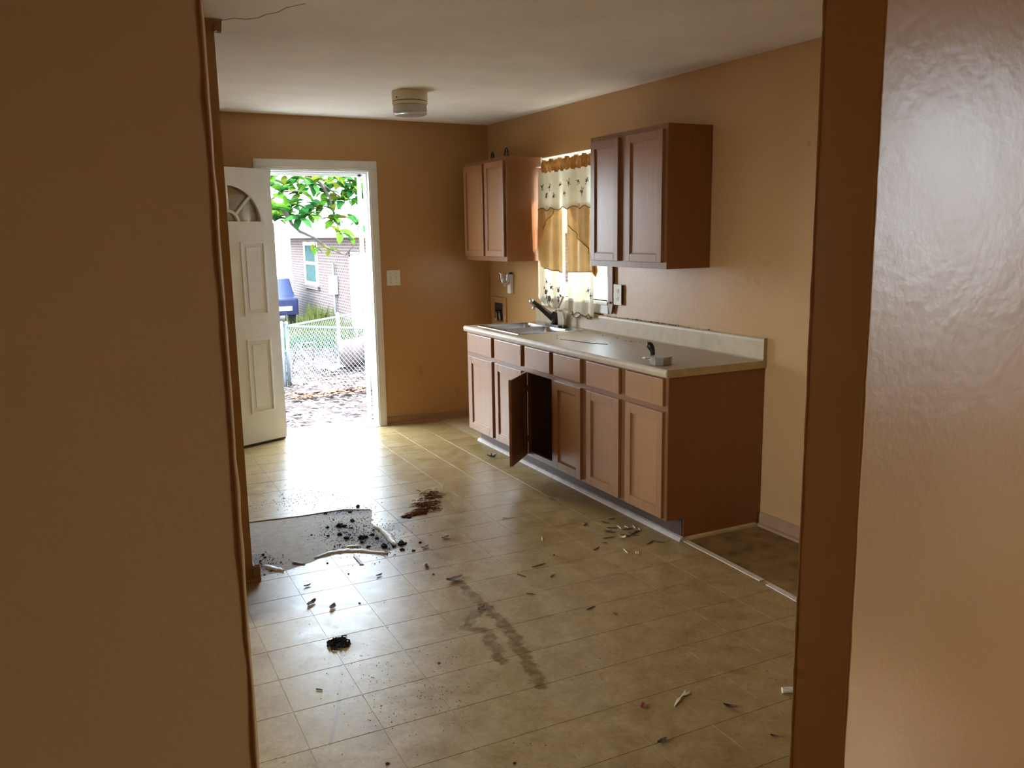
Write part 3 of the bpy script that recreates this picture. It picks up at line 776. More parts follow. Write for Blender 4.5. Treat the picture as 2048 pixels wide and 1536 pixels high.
# ================================================================== CABINETS
FX, DTH = -0.6305, 0.019          # face plane of the base cabinets, door thickness
def cab_door(parent, fx, y0, y1, z0, z1, name='door', hinge_y=None, ang=0.0, rail=.052):
    """flat-panel door on the face fx, running y0 (far) .. y1 (near); swings about hinge_y"""
    mb = MB(); a, b = min(y0, y1), max(y0, y1); x1, x0 = fx, fx - DTH
    mb.box(x0, x1, a, a + rail, z0, z1); mb.box(x0, x1, b - rail, b, z0, z1)
    mb.box(x0, x1, a + rail, b - rail, z0, z0 + rail); mb.box(x0, x1, a + rail, b - rail, z1 - rail, z1)
    st = .007                                        # stepped inner edge
    for q in ((a + rail, a + rail + st, z0 + rail, z1 - rail), (b - rail - st, b - rail, z0 + rail, z1 - rail),
              (a + rail + st, b - rail - st, z0 + rail, z0 + rail + st), (a + rail + st, b - rail - st, z1 - rail - st, z1 - rail)):
        mb.box(x0 + .006, x1, *q)
    pan = MB().box(x0 + .010, x1 - .004, a + rail + st, b - rail - st, z0 + rail + st, z1 - rail - st)
    if hinge_y is None:
        d = mb.build(name, 'wood', parent, bevel=.0022)
        pan.build('door_panel', 'wood_panel', d)
    else:
        w = WL[parent]; hp = (fx, hinge_y, z0)
        d = mb.build(name, 'wood', None, bevel=.0022, org=hp)
        p = pan.build('door_panel', 'wood_panel', None, org=hp)
        p.parent = d; p.location = (0, 0, 0)
        d.parent = parent; d.location = tuple(h - q for h, q in zip(hp, w)); d.rotation_euler = (0, 0, ang)
        WL[d] = hp
        for z in (.09, (z1 - z0) - .13):
            MB().lathe([(.006, 0), (.006, .04)], (.002, -.002, z), 8).build('hinge', 'iron', d, local=True)
    return d
def base_cabinet(label, yf, yn, bays, open_bay=None, end=None):
    """yf far end, yn near end; bays: (far, near) of every drawer front/door"""
    t = thing('base_cabinet', ((FX - .0) / 2, (yf + yn) / 2, 0), label, 'cabinet', 'base cabinets along the right wall')
    z0, z1 = .121, .874
    body = MB(); th = .016
    body.box(FX + .019, -.004, yf - th, yf, z0, z1); body.box(FX + .019, -.004, yn, yn + th, z0, z1)
    body.box(FX + .019, -.004, yn + th, yf - th, z0, z0 + th); body.box(-.012, -.004, yn + th, yf - th, z0 + th, z1)
    body.box(FX + .019, -.004, yn + th, yf - th, .70, .708)
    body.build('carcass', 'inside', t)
    if end == 'near':
        MB().prism([(FX + .001, z0), (FX + .107, z0), (FX + .107, .0), (-.003, .0), (-.003, z1), (FX + .001, z1)], 'y', yn - .004, yn).build('side_panel', 'laminate', t)
    if end == 'far':
        MB().prism([(FX + .001, z0), (FX + .107, z0), (FX + .107, .0), (-.003, .0), (-.003, z1), (FX + .001, z1)], 'y', yf, yf + .004).build('side_panel', 'laminate', t)
    fr = MB(); X0_, X1_ = FX, FX + .019
    edges = [yf] + [(a[1] + b[0]) / 2 for a, b in zip(bays[:-1], bays[1:])] + [yn]
    sw = .042
    fr.box(X0_, X1_, yf - sw, yf, z0, z1); fr.box(X0_, X1_, yn, yn + sw, z0, z1)
    for e in edges[1:-1]: fr.box(X0_, X1_, e - sw * .75, e + sw * .75, z0, z1)
    segs = [yf - sw] + [v for e in edges[1:-1] for v in (e + sw * .75, e - sw * .75)] + [yn + sw]
    for a, b in zip(segs[0::2], segs[1::2]):
        fr.box(X0_, X1_, b, a, z0, z0 + .035); fr.box(X0_, X1_, b, a, .690, .728); fr.box(X0_, X1_, b, a, z1 - .03, z1)
    fr.build('face_frame', 'wood_frame', t)
    for k, (a, b) in enumerate(bays):
        MB().box(FX - DTH, FX, b, a, .724, .866).build('drawer_front', 'wood_panel', t, bevel=.004)
        if k == open_bay:
            cab_door(t, FX, a, b, .131, .694, hinge_y=a, ang=math.radians(-44.5))
        else:
            cab_door(t, FX, a, b, .131, .694)
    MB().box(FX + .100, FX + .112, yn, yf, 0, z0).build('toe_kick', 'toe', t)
    return t
base_cabinet('wide brown base cabinet under the sink, farthest from the viewer', -.917, -1.882, [(-.975, -1.388), (-1.437, -1.855)], end='far')
base_cabinet('brown base cabinet with one lower door hanging open', -1.882, -2.658, [(-1.910, -2.252), (-2.300, -2.625)], open_bay=0)
base_cabinet('brown base cabinet nearest the viewer with a dark bare side panel', -2.658, -3.457, [(-2.693, -3.036), (-3.100, -3.436)], end='near')
# quarter-round strips at the cabinet foot
q = MB().prism([(FX + .099, .0005), (FX + .074, .0005), (FX + .076, .010), (FX + .086, .020), (FX + .099, .024)], 'y', -3.475, -.895)
tag(q.build('floor_strip', 'grey_strip'), 'pale grey moulding strip along the foot of the base cabinets', 'moulding')
q = MB().prism([(-3.4615, .0005), (-3.478, .0005), (-3.476, .012), (-3.4615, .018)], 'x', FX + .100, -.034)
tag(q.build('floor_strip', 'edge'), 'short yellowish moulding strip at the foot of the cabinet end panel', 'moulding')

def upper_cabinet(label, yf, yn, bays):
    UX, z0, z1 = -.305, 1.391, 2.179
    t = thing('wall_cabinet', (-.15, (yf + yn) / 2, z0), label, 'cabinet', 'wall cabinets over the counter')
    b = MB(); th = .016
    b.box(UX + .019, -.002, yn + .0, yn + th, z0, z1); b.box(UX + .019, -.002, yf - th, yf, z0, z1)
    b.box(UX + .019, -.002, yn + th, yf - th, z0 + .012, z0 + .028); b.box(UX + .019, -.002, yn + th, yf - th, z1 - .018, z1 - .002)
    b.box(-.010, -.002, yn + th, yf - th, z0 + .028, z1 - .018)
    b.build('carcass', 'laminate', t)
    fr = MB(); sw = .04; mid = (bays[0][1] + bays[1][0]) / 2
    fr.box(UX, UX + .019, yf - sw, yf, z0, z1); fr.box(UX, UX + .019, yn, yn + sw, z0, z1); fr.box(UX, UX + .019, mid - .055, mid + .055, z0, z1)
    for a, c in ((yf - sw, mid + .055), (mid - .055, yn + sw)):
        fr.box(UX, UX + .019, c, a, z0, z0 + .045); fr.box(UX, UX + .019, c, a, z1 - .045, z1)
    fr.build('face_frame', 'wood_frame', t)
    for a, c in bays: cab_door(t, UX, a, c, 1.428, 2.150, rail=.045)
    return t
upper_cabinet('brown two-door wall cabinet left of the curtained window', -.1905, -.9727, [(-.205, -.574), (-.612, -.952)])
upper_cabinet('brown two-door wall cabinet right of the curtained window', -2.1879, -2.9871, [(-2.215, -2.522), (-2.604, -2.960)])

# ---- worktop with backsplash
SY0, SY1, SX0, SX1 = -1.690, -.965, -.575, -.045            # sink cut-out
CT0, CT1 = .8745, .914
ctop = thing('countertop', (-.33, -2.19, CT0), 'beige laminate countertop with backsplash over the base cabinets', 'countertop')
FE = -.651
t = MB()
iy0, iy1, ix0, ix1 = SY0 + .02, SY1 - .02, SX0 + .02, SX1 - .02
t.box(FE + .02, -.002, -3.469, iy0, CT0, CT1); t.box(FE + .02, -.002, iy1, -.897, CT0, CT1)
t.box(FE + .02, ix0, iy0, iy1, CT0, CT1); t.box(ix1, -.002, iy0, iy1, CT0, CT1)
t.build('top', 'counter', ctop)
prof = [(FE + .0205, CT1), (FE + .0205, CT0), (FE + .004, CT0), (FE, CT0 + .005), (FE - .002, CT0 + .02), (FE, CT1 - .006), (FE + .006, CT1 + .001), (FE + .014, CT1 + .002)]
t = MB().prism(prof, 'y', -3.469, -.897); t.build('rolled_edge', 'counter', ctop)
prof = [(-.002, CT1), (-.022, CT1), (-.022, CT1 + .100), (-.020, CT1 + .112), (-.014, CT1 + .118), (-.002, CT1 + .118)]
MB().prism(prof, 'y', -3.469, -.897).build('backsplash', 'counter', ctop)
MB().prism([(-.022, CT1), (-.030, CT1 + .0005), (-.022, CT1 + .007)], 'y', -3.469, -.897).build('cove', 'counter', ctop)
e = MB(); e.box(FE + .004, -.002, -3.4715, -3.469, CT0, CT1); e.box(-.024, -.002, -3.4715, -3.469, CT1, CT1 + .119)
e.build('end_cap', 'edge', ctop)

# ---- double sink
sink = thing('kitchen_sink', ((SX0 + SX1) / 2, (SY0 + SY1) / 2, CT1), 'stainless steel double-bowl sink set in the countertop', 'sink')
def rrect(x0, x1, y0, y1, r, n=5):
    o_ = []
    for cx, cy, a0 in ((x1 - r, y1 - r, 0), (x0 + r, y1 - r, 90), (x0 + r, y0 + r, 180), (x1 - r, y0 + r, 270)):
        for k in range(n + 1):
            a = math.radians(a0 + 90 * k / n); o_.append((cx + r * math.cos(a), cy + r * math.sin(a)))
    return o_
mid = (SY0 + SY1) / 2
bowls = [(SX0 + .045, SX1 - .115, mid + .018, SY1 - .04), (SX0 + .045, SX1 - .115, SY0 + .04, mid - .018)]
outer = rrect(SX0, SX1, SY0, SY1, .03); loops = [outer] + [rrect(*b, .05) for b in bowls]
vs2 = []; ed = []
for L in loops:
    n0 = len(vs2); vs2 += [Vector(q_) for q_ in L]; ed += [(n0 + i, n0 + (i + 1) % len(L)) for i in range(len(L))]
r_ = delaunay_2d_cdt(vs2, ed, [], 0, 1e-7)
rim = MB(); zr = CT1 + .004
rim.v = [(q_.x, q_.y, zr) for q_ in r_[0]]
rim.f = []
for f in r_[2]:
    c_ = sum((r_[0][k] for k in f), Vector((0, 0))) / 3
    if inside(c_, outer) and not any(inside(c_, L) for L in loops[1:]): rim.f.append(tuple(f))
n0 = len(rim.v); n = len(outer)
ctr = Vector(((SX0 + SX1) / 2, (SY0 + SY1) / 2))
rim.v += [(x, y, zr) for x, y in outer] + [(x + (x - ctr.x) * .008, y + (y - ctr.y) * .008, CT1) for x, y in outer]
rim.f += [(n0 + i, n0 + (i + 1) % n, n0 + n + (i + 1) % n, n0 + n + i) for i in range(n)]
rim.build('rim', 'steel', sink)
for b in bowls:
    mb = MB(); cx, cy = (b[0] + b[1]) / 2, (b[2] + b[3]) / 2
    prev = None; rows = [(1, 0), (.985, -.012), (.95, -.12), (.92, -.155), (.84, -.172), (.30, -.180)]
    L0 = rrect(*b, .05); n = len(L0)
    for s, dz in rows: mb.v += [(cx + (x - cx) * s, cy + (y - cy) * s, zr + dz) for x, y in L0]
    for k in range(len(rows) - 1): mb.f += [(k * n + i, k * n + (i + 1) % n, (k + 1) * n + (i + 1) % n, (k + 1) * n + i) for i in range(n)]
    mb.f.append(tuple((len(rows) - 1) * n + i for i in range(n)))
    o = mb.build('bowl', 'steel', sink, smooth=True)
    MB().lathe([(.042, 0), (.042, .003), (.030, .003), (.026, -.004)], (cx, cy, zr - .179), 20).build('drain', 'chrome', o)

# ---- faucet and sprayer
fau = thing('faucet', (-.095, -1.33, zr), 'dark low-arc kitchen faucet behind the sink', 'faucet')
MB().prism(rrect(-.125, -.065, -1.45, -1.21, .028), 'z', zr, zr + .012).build('base_plate', 'faucet', fau, bevel=.003)
MB().lathe([(.026, 0), (.026, .02), (.023, .06), (.021, .085), (.012, .095)], (-.095, -1.33, zr + .012), 18).build('body', 'faucet', fau, smooth=True)
MB().tube([(-.095, -1.325, zr + .045), (-.130, -1.305, zr + .085), (-.185, -1.275, zr + .140), (-.235, -1.248, zr + .178)], [.024, .024, .021, .019], 14).build('spout', 'faucet', fau, smooth=True)
MB().tube([(-.235, -1.248, zr + .178), (-.246, -1.242, zr + .186), (-.256, -1.237, zr + .186)], [.019, .020, .013], 14).build('spray_head', 'chrome', fau, smooth=True)
MB().tube([(-.225, -1.252, zr + .165), (-.228, -1.250, zr + .135), (-.235, -1.246, zr + .125)], [.010, .009, .011], 10).build('aerator', 'chrome', fau, smooth=True)
MB().tube([(-.095, -1.33, zr + .095), (-.088, -1.36, zr + .125), (-.075, -1.40, zr + .19), (-.070, -1.425, zr + .225)], [.010, .009, .008, .010], 10).build('lever', 'cream', fau, smooth=True)
spr = thing('side_sprayer', (-.09, -1.475, zr), 'small pale side sprayer standing by the faucet base', 'sprayer')
MB().lathe([(.020, 0), (.020, .010), (.014, .016)], (-.09, -1.475, zr), 14).build('holder', 'faucet', spr, smooth=True)
MB().tube([(-.09, -1.475, zr + .01), (-.088, -1.465, zr + .06), (-.085, -1.45, zr + .105), (-.10, -1.44, zr + .125)], [.011, .010, .012, .010], 12).build('wand', 'cream', spr, smooth=True)
MB().tube([(-.100, -1.44, zr + .123), (-.122, -1.42, zr + .128)], [.012, .010], 12).build('nozzle', 'white_plastic', spr, smooth=True)

# ---- things left on the counter
kp = thing('drain_stopper', (-.455, -3.085, CT1), 'flat grey disc with an upright black handle on the counter', 'stopper')
MB().lathe([(.062, 0), (.062, .003), (.050, .007), (.012, .009)], (-.455, -3.085, CT1), 28).build('disc', 'dull_metal', kp, smooth=False)
hb = MB(); h0 = Vector((-.475, -3.105, CT1 + .008))
hb.tube([h0, h0 + Vector((0, 0, .022)), h0 + Vector((-.001, .002, .040)), h0 + Vector((-.005, .008, .055)), h0 + Vector((-.010, .015, .068)), h0 + Vector((-.014, .021, .078)), h0 + Vector((-.015, .023, .084))],
        [.0115, .0125, .0145, .0185, .0190, .0135, .004], 14)
hb.build('handle', 'black_plastic', kp, smooth=True)
ring = thing('metal_collar', (-.555, -3.29, CT1), 'short faceted metal collar at the counter corner', 'collar')
poly = [(-.515 + .060 * math.cos(math.radians(a)) * 1.0 - .04, -3.29 + .054 * math.sin(math.radians(a))) for a in (22, 68, 112, 158, 205, 250, 292, 338)]
inn_ = [(-.555 + (x + .555) * .82, -3.29 + (y + 3.29) * .82) for x, y in poly]
mb = MB(); n = len(poly)
for ring_, z in ((poly, CT1 + .001), (poly, CT1 + .042), (inn_, CT1 + .042), (inn_, CT1 + .012)): mb.v += [(x, y, z) for x, y in ring_]
for k in range(3): mb.f += [(k * n + i, k * n + (i + 1) % n, (k + 1) * n + (i + 1) % n, (k + 1) * n + i) for i in range(n)]
mb.f += [tuple(range(n))[::-1], tuple(3 * n + i for i in range(n))]
mb.build('collar_body', 'dull_metal', ring, bevel=.002)
MB().prism([(-.555 + (x + .555) * 1.03, -3.29 + (y + 3.29) * 1.03) for x, y in poly], 'z', CT1 + .038, CT1 + .044).build('rim_band', 'dull_metal', ring)
tw = MB().tube([(-.462, -2.06, CT1 + .002), (-.43, -2.22, CT1 + .003), (-.40, -2.36, CT1 + .002), (-.345, -2.45, CT1 + .002)], [.0015, .002, .0025, .002], 6)
tag(tw.build('twig', 'twig'), 'thin dark twig lying across the countertop', 'twig')
random.seed(12)
def chip_mesh(name, mat, seed, n=7, thick=.18):
    random.seed(seed); mb = MB()
    rr = [random.uniform(.6, 1.0) for _ in range(n)]
    top = [(rr[k] * math.cos(k * 2 * PI / n), rr[k] * .6 * math.sin(k * 2 * PI / n)) for k in range(n)]
    mb.v = [(x, y, 0) for x, y in top] + [(x * .8, y * .8, thick * random.uniform(.6, 1.2)) for x, y in top] + [(0, 0, thick * 1.1)]
    mb.f = [tuple(range(n))[::-1]] + [(i, (i + 1) % n, n + (i + 1) % n, n + i) for i in range(n)] + [(n + i, n + (i + 1) % n, 2 * n) for i in range(n)]
    return mb.mesh(name, mat)
red_me = [chip_mesh('paper_bit', 'red_bits', s) for s in (1, 2, 3)]
for k, (x, y, s) in enumerate([(-.150, -2.36, .012), (-.135, -2.40, .016), (-.125, -2.43, .012), (-.160, -2.42, .009), (-.115, -2.47, .010), (-.165, -2.46, .007)]):
    o = place('paper_bit', red_me[k % 3], (x, y, CT1 + .0005), rot=(0, 0, k * 1.3), scale=(s, s, s))
    tag(o, 'tiny crumpled red paper bit on the countertop near the backsplash', 'paper bit', 'red bits on the countertop')
speck_me = [chip_mesh('crumb', 'crumb', s, 6, .5) for s in (11, 12, 13)]
random.seed(5)
for k in range(14):
    x = random.uniform(-.5, -.06); y = random.uniform(-2.6, -1.8); s = random.uniform(.003, .006)
    if k < 4: x, y, s = [(-.115, -2.03, .006), (-.11, -2.20, .006), (-.14, -2.24, .005), (-.46, -2.02, .006)][k]
    o = place('crumb', speck_me[k % 3], (x, y, CT1 + .0003), rot=(0, 0, k), scale=(s, s, s))
    tag(o, 'tiny dark crumb on the beige countertop', 'crumb', 'crumbs on the countertop')
random.seed(9); mb = MB()
for k in range(90):
    y = -2.35 + random.gauss(0, .28); 
    if not -3.3 < y < -1.75: continue
    s = random.uniform(.002, .006); x = random.uniform(-.016, -.005); z = CT1 + .118
    mb.add([(x - s, y - s * 1.6, z), (x + s, y - s, z), (x + s * .6, y + s * 1.4, z), (x, y, z + s * 1.4)], [(0, 1, 2), (0, 1, 3), (1, 2, 3), (2, 0, 3)])
tag(mb.build('grime_crumbs', 'grime'), 'dark grime crumbs along the top of the backsplash', 'grime', kind='stuff')

# ---- wall fittings
def wall_plate(name, axis, label, cat): pass
sw = thing('light_switch', (-.897, 0, 1.19), 'white two-gang light switch plate right of the back door', 'light switch')
MB().box(-.958, -.838, -.007, -.0005, 1.190, 1.318).build('plate', 'white_plastic', sw, bevel=.003)
for x in (-.921, -.875):
    MB().box(x - .006, x + .006, -.0085, -.006, 1.240, 1.268).build('slot', 'cream', sw)
    MB().prism([(-.006, 1.250), (-.018, 1.262), (-.018, 1.270), (-.006, 1.266)], 'x', x - .004, x + .004).build('toggle', 'white_plastic', sw, bevel=.001)
    for z in (1.215, 1.293): MB().tube([(x, -.0065, z), (x, -.009, z)], .004, 8).build('screw', 'dull_metal', sw)
ol = thing('power_outlet', (0, -2.064, 1.117), 'cream power outlet standing off the wall under the right wall cabinet', 'outlet')
MB().box(-.016, -.0005, -2.106, -2.020, 1.123, 1.250).build('box', 'dark_gap', ol)  # dark block put in for the shadow behind the loose plate
MB().box(-.021, -.016, -2.110, -2.016, 1.117, 1.255).build('plate', 'cream', ol, bevel=.002)
for z in (1.160, 1.212):
    s = MB().tube([(-.0205, -2.063, z), (-.0235, -2.063, z)], .017, 16).build('socket', 'cream', ol)
    for dy in (-.006, .006): MB().box(-.0245, -.0232, -2.063 + dy - .0014, -2.063 + dy + .0014, z - .002, z + .008).build('slot', 'dark_gap', s)
    MB().tube([(-.0232, -2.063, z - .008), (-.0245, -2.063, z - .008)], .0028, 8).build('ground_hole', 'dark_gap', s)
MB().tube([(-.0205, -2.063, 1.186), (-.0225, -2.063, 1.186)], .003, 8).build('screw', 'dull_metal', ol)
st = thing('wooden_strip', (-.012, -1.982, 1.055), 'narrow brown wooden strip with a pointed tip hanging beside the outlet', 'strip')
MB().prism([(-1.953, 1.62), (-1.953, 1.135), (-1.949, 1.115), (-1.967, 1.052), (-1.995, 1.052), (-2.012, 1.115), (-2.008, 1.135), (-2.008, 1.62)], 'x', -.024, -.011).build('strip', 'brown_strip', st, bevel=.002)
MB().tube([(-.024, -1.982, 1.128), (-.034, -1.982, 1.128)], .008, 10).build('peg', 'black_plastic', st)
MB().tube([(-.012, -2.012, 1.108), (-.018, -1.952, 1.108)], .004, 8).build('bracket', 'dull_metal', st)
nl = thing('night_light', (0, -.43, 1.11), 'white plug-in night light with a clear glass cup under the left wall cabinet', 'night light')
MB().box(-.032, -.0005, -.464, -.404, 1.108, 1.268).build('base', 'white_plastic', nl, bevel=.004)
MB().lathe([(.012, 0), (.024, .012), (.036, .035), (.040, .062), (.043, .085), (.052, .100), (.050, .101), (.040, .086), (.037, .062), (.033, .037), (.022, .016), (.010, .006)], (-.078, -.434, 1.182), 20).build('glass_cup', 'cup', nl, smooth=True)
MB().tube([(-.030, -.434, 1.20), (-.055, -.434, 1.185), (-.078, -.434, 1.180)], .008, 10).build('arm', 'white_plastic', nl, smooth=True)
MB().lathe([(.014, 0), (.016, .02), (.012, .045), (.003, .055)], (-.078, -.434, 1.190), 12).build('bulb', 'white_plastic', nl, smooth=True)
MB().box(-.022, -.006, -.452, -.420, 1.268, 1.285).build('sensor', 'dark_gap', nl)
wb = thing('washer_valve_box', (0, -.17, .80), 'recessed washer valve box with a beige frame near the back corner', 'valve box')
f = MB(); a0, a1, c0, c1 = -.325, -.030, .785, 1.062; b0, b1, d0, d1 = -.268, -.092, .848, 1.012
for q in ((a0, b0, c0, c1), (b1, a1, c0, c1), (b0, b1, c0, d0), (b0, b1, d1, c1)): f.box(-.010, -.0005, *q)
f.build('frame', 'wall', wb, bevel=.002)
f = MB(); f.box(-.0035, -.001, b0, b1, d0, d1); f.build('recess_back', 'dark_gap', wb)
f = MB(); f.box(-.0098, -.0035, b0, b0 + .012, d0, d1); f.box(-.0098, -.0035, b1 - .012, b1, d0, d1); f.box(-.0098, -.0035, b0 + .012, b1 - .012, d0, d0 + .014); f.build('recess_wall', 'dull_metal', wb)
for y in (-.215, -.150):
    v_ = MB().tube([(-.004, y, .868), (-.016, y, .880), (-.018, y, .93)], [.010, .010, .011], 10).build('valve', 'dull_metal', wb, smooth=True)
    MB().tube([(-.018, y - .022, .945), (-.018, y + .022, .945)], .006, 8).build('valve_handle', 'black_plastic', v_)
MB().tube([(-.006, -.12, .862), (-.014, -.12, .866)], .013, 12).build('drain_cap', 'cream', wb)
# two little iron arches on the left wall cabinet
for (y, x, s, lb) in ((-.52, -.20, .062, 'small black iron arch on the left wall cabinet, nearer the back wall'), (-.69, -.16, .078, 'taller black iron arch on the left wall cabinet, nearer the window')):
    t_ = thing('iron_arch', (x, y, 2.179), lb, 'ornament', 'iron ornaments on the wall cabinet')
    pts = [(x, y + s * .5 * math.cos(a), 2.183 + s * (1.05) * math.sin(a)) for a in [PI * k / 14 for k in range(15)]]
    MB().tube(pts, .0042, 8).build('arch', 'iron', t_, smooth=True)
    MB().box(x - .014, x + .014, y - s * .58, y + s * .58, 2.179, 2.184).build('foot', 'iron', t_)
    for k in (-.18, .12): MB().tube([(x, y + s * k, 2.184), (x, y + s * k, 2.184 + s * .82)], .0028, 6).build('bar', 'iron', t_)

# ---- ceiling light
lx, ly = -1.225, -1.455; lz = ceil_z(lx, ly)
cl = thing('ceiling_light', (lx, ly, lz), 'small off-white drum ceiling light with a ribbed glass bottom', 'ceiling light')
MB().lathe([(.112, .004), (.115, -.006), (.115, -.058), (.112, -.064)], (lx, ly, lz), 40).build('canopy', 'cream', cl, smooth=False)
MB().lathe([(.1125, -.064), (.1125, -.068)], (lx, ly, lz), 40).build('seam', 'iron', cl)
MB().lathe([(.114, -.068), (.114, -.086)], (lx, ly, lz), 40).build('collar', 'cream', cl)
gl = MB().lathe([(.106, -.086), (.108, -.10), (.110, -.128)], (lx, ly, lz), 40, caps=False).build('glass_side', 'shade', cl, smooth=True)
MB().lathe([(.110, -.128), (.108, -.140), (.094, -.150), (.05, -.154), (.004, -.155)], (lx, ly, lz), 72, rf=lambda a, z: 1 + (.022 * math.cos(24 * a) if z < -.13 else 0)).build('glass_bottom', 'cup', gl, smooth=True)
MB().lathe([(.100, -.125), (.098, -.136), (.080, -.144), (.004, -.148)], (lx, ly, lz), 48, rf=lambda a, z: 1 + .03 * math.cos(24 * a)).build('diffuser', 'shade', cl, smooth=True)
MB().tube([(lx - .105, ly - .052, lz - .048), (lx - .110, ly - .056, lz - .048)], .004, 8).build('screw', 'iron', cl)

# ================================================================== CURTAIN
cur = thing('window_curtain', (-.06, -1.40, 1.03), 'cream and gold tiered curtain with a gathered top over the sink', 'curtain')
def fold(y, z, amp, k, ph, sway=0.0):
    t = (2.1 - z)
    return amp * (math.sin(y * k + ph + .6 * math.sin(t * 2 + ph)) + .45 * math.sin(y * k * 1.9 + 1.3 * ph + t)) * (.45 + .55 * min(1, t * 1.6)) + sway * t
def sheet(name, mat, x, yt0, yt1, yb0, yb1, ztop, zbot, amp, k, ph, hem=None, nu=60, nv=30, parent=cur):
    def fn(u, v):
        y = (yt0 * (1 - u) + yt1 * u) * (1 - v) + (yb0 * (1 - u) + yb1 * u) * v
        zb_ = zbot + (hem(u) if hem else 0)
        zt_ = ztop(u) if callable(ztop) else ztop
        z = zt_ * (1 - v) + zb_ * v
        return (x + fold(y, z, amp, k, ph), y, z)
    return MB().grid(fn, nu, nv).build(name, mat, parent, smooth=True)
YL, YM, YR = -.955, -1.335, -1.735
# panels hanging below
sheet('left_panel', 'cream_panel', -.036, -1.000, -1.405, -.985, -1.410, 2.05, 1.052, .013, 34, .4, hem=lambda u: .010 * math.sin(u * 20) + (.05 * (1 - u / .18) if u < .18 else 0))
sheet('right_panel', 'cream_panel', -.036, -1.425, -1.79, -1.432, -1.80, 2.05, 1.000, .012, 30, 2.2, hem=lambda u: .012 * math.sin(u * 16))
# gold tier: two swags with slanting inner edges and a straight hem
sheet('left_gold_tier', 'gold_cloth', -.056, -1.03, -1.395, -1.01, -1.402, 1.80, 1.345, .014, 38, .9, hem=lambda u: -.030 * u + (.06 * (1 - u / .25) if u < .25 else 0))
sheet('right_gold_tier', 'gold_cloth', -.056, -1.440, -1.80, -1.448, -1.81, 1.80, 1.318, .013, 36, 2.7, hem=lambda u: .012 * u)
sheet('left_swag', 'gold_cloth', -.074, -1.06, -1.345, -1.05, -1.115, 1.805, 1.46, .011, 40, 1.7, hem=lambda u: .17 * u, nu=40)
sheet('right_swag', 'gold_cloth', -.074, -1.505, -1.83, -1.66, -1.83, 1.805, 1.44, .011, 40, 3.1, hem=lambda u: .13 * (1 - u), nu=40)
# valance over the top
sheet('valance', 'cream_cloth', -.086, -1.09, -1.94, -1.085, -1.95, 2.075, 1.775, .013, 26, .2, hem=lambda u: .010 * math.sin(u * 34), nu=110, nv=16)
# gathered gold header with rod
def ruf(u, v):
    y = -1.14 - u * .80; z = 2.128 - v * .085
    return (-.090 + .010 * math.sin(u * 130) + .006 * math.sin(u * 237 + v * 2) - .010 * math.sin(PI * v), y, z + .008 * math.sin(u * 43) * (1 - v) + .006 * math.sin(u * 61) * v)
MB().grid(ruf, 260, 8).build('gathered_header', 'gold_dark', cur, smooth=True)
def hdl(u, v): return (-.030 - .058 * u + .003 * math.sin(u * 8), -1.02 - .13 * u, 2.122 - v * .080)
MB().grid(hdl, 10, 6).build('header_return', 'gold_cloth', cur, smooth=True)
MB().tube([(-.004, -1.0, 2.10), (-.07, -1.01, 2.10), (-.078, -1.03, 2.10), (-.078, -1.93, 2.10), (-.07, -1.945, 2.10), (-.004, -1.945, 2.10)], .006, 8).build('curtain_rod', 'white_paint', cur)
# cords along the tier edges
def surf_cord(x, amp, k, ph, y0, y1, zf, n=44, dx=-.004, r=.003):
    pts = []
    for i in range(n + 1):
        y = y0 + (y1 - y0) * i / n; z = zf(i / n); pts.append((x + fold(y, z, amp, k, ph) + dx, y, z))
    MB().tube(pts, r, 6).build('trim_cord', 'cord', cur, smooth=True)
surf_cord(-.086, .013, 26, .2, -1.087, -1.945, lambda u: 1.777 + .010 * math.sin(u * 34), 120)
surf_cord(-.056, .014, 38, .9, -1.11, -1.40, lambda u: 1.337 - .022 * u)
surf_cord(-.056, .013, 36, 2.7, -1.448, -1.808, lambda u: 1.320 + .012 * u)
surf_cord(-.074, .011, 40, 1.7, -1.340, -1.12, lambda u: 1.795 - .160 * u)
surf_cord(-.074, .011, 40, 3.1, -1.52, -1.825, lambda u: 1.655 - .20 * u)
for k in range(2):
    surf_cord(-.036, .012, 30, 2.2, -1.46, -1.79, lambda u, k=k: 1.006 + .016 * k + .012 * math.sin(u * 15 + k * 2), 40, -.006)
# embroidered flowers
def flower(y, z, surf, s, mat, seed, leaves='thread_green'):
    x = surf[0] + min(fold(y + d, z, *surf[1:]) for d in (-s, 0, s)) - .001
    random.seed(seed); mb = MB(); n = 6
    for k in range(n):
        a = 2 * PI * k / n + random.uniform(-.2, .2); c = (y + s * .55 * math.cos(a), z + s * .55 * math.sin(a)); q = []
        for j in range(6):
            b = 2 * PI * j / 6; q.append((c[0] + s * .42 * math.cos(b), c[1] + s * .36 * math.sin(b)))
        mb.prism(q, 'x', x - .0025 - .0004 * k, x)
    o = mb.build('embroidered_flower', mat, cur)
    lf = MB()
    for k in range(4):
        a = random.uniform(0, 2 * PI); d = s * random.uniform(1.3, 2.3); cy, cz = y + d * math.cos(a), z + d * math.sin(a) * 1.1; L = s * .7; b = random.uniform(0, PI)
        lf.prism([(cy + L * math.cos(b), cz + L * math.sin(b)), (cy + L * .3 * math.cos(b + 1.6), cz + L * .3 * math.sin(b + 1.6)), (cy - L * math.cos(b), cz - L * math.sin(b)), (cy - L * .3 * math.cos(b + 1.6), cz - L * .3 * math.sin(b + 1.6))], 'x', x - .002, x)
        lf.tube([(x - .001, y, z), (x - .001, cy, cz)], .0012, 4)
    lf.build('embroidered_leaf', leaves, o)
PL, PR, PV = (-.036, .013, 34, .4), (-.036, .012, 30, 2.2), (-.086, .013, 26, .2)
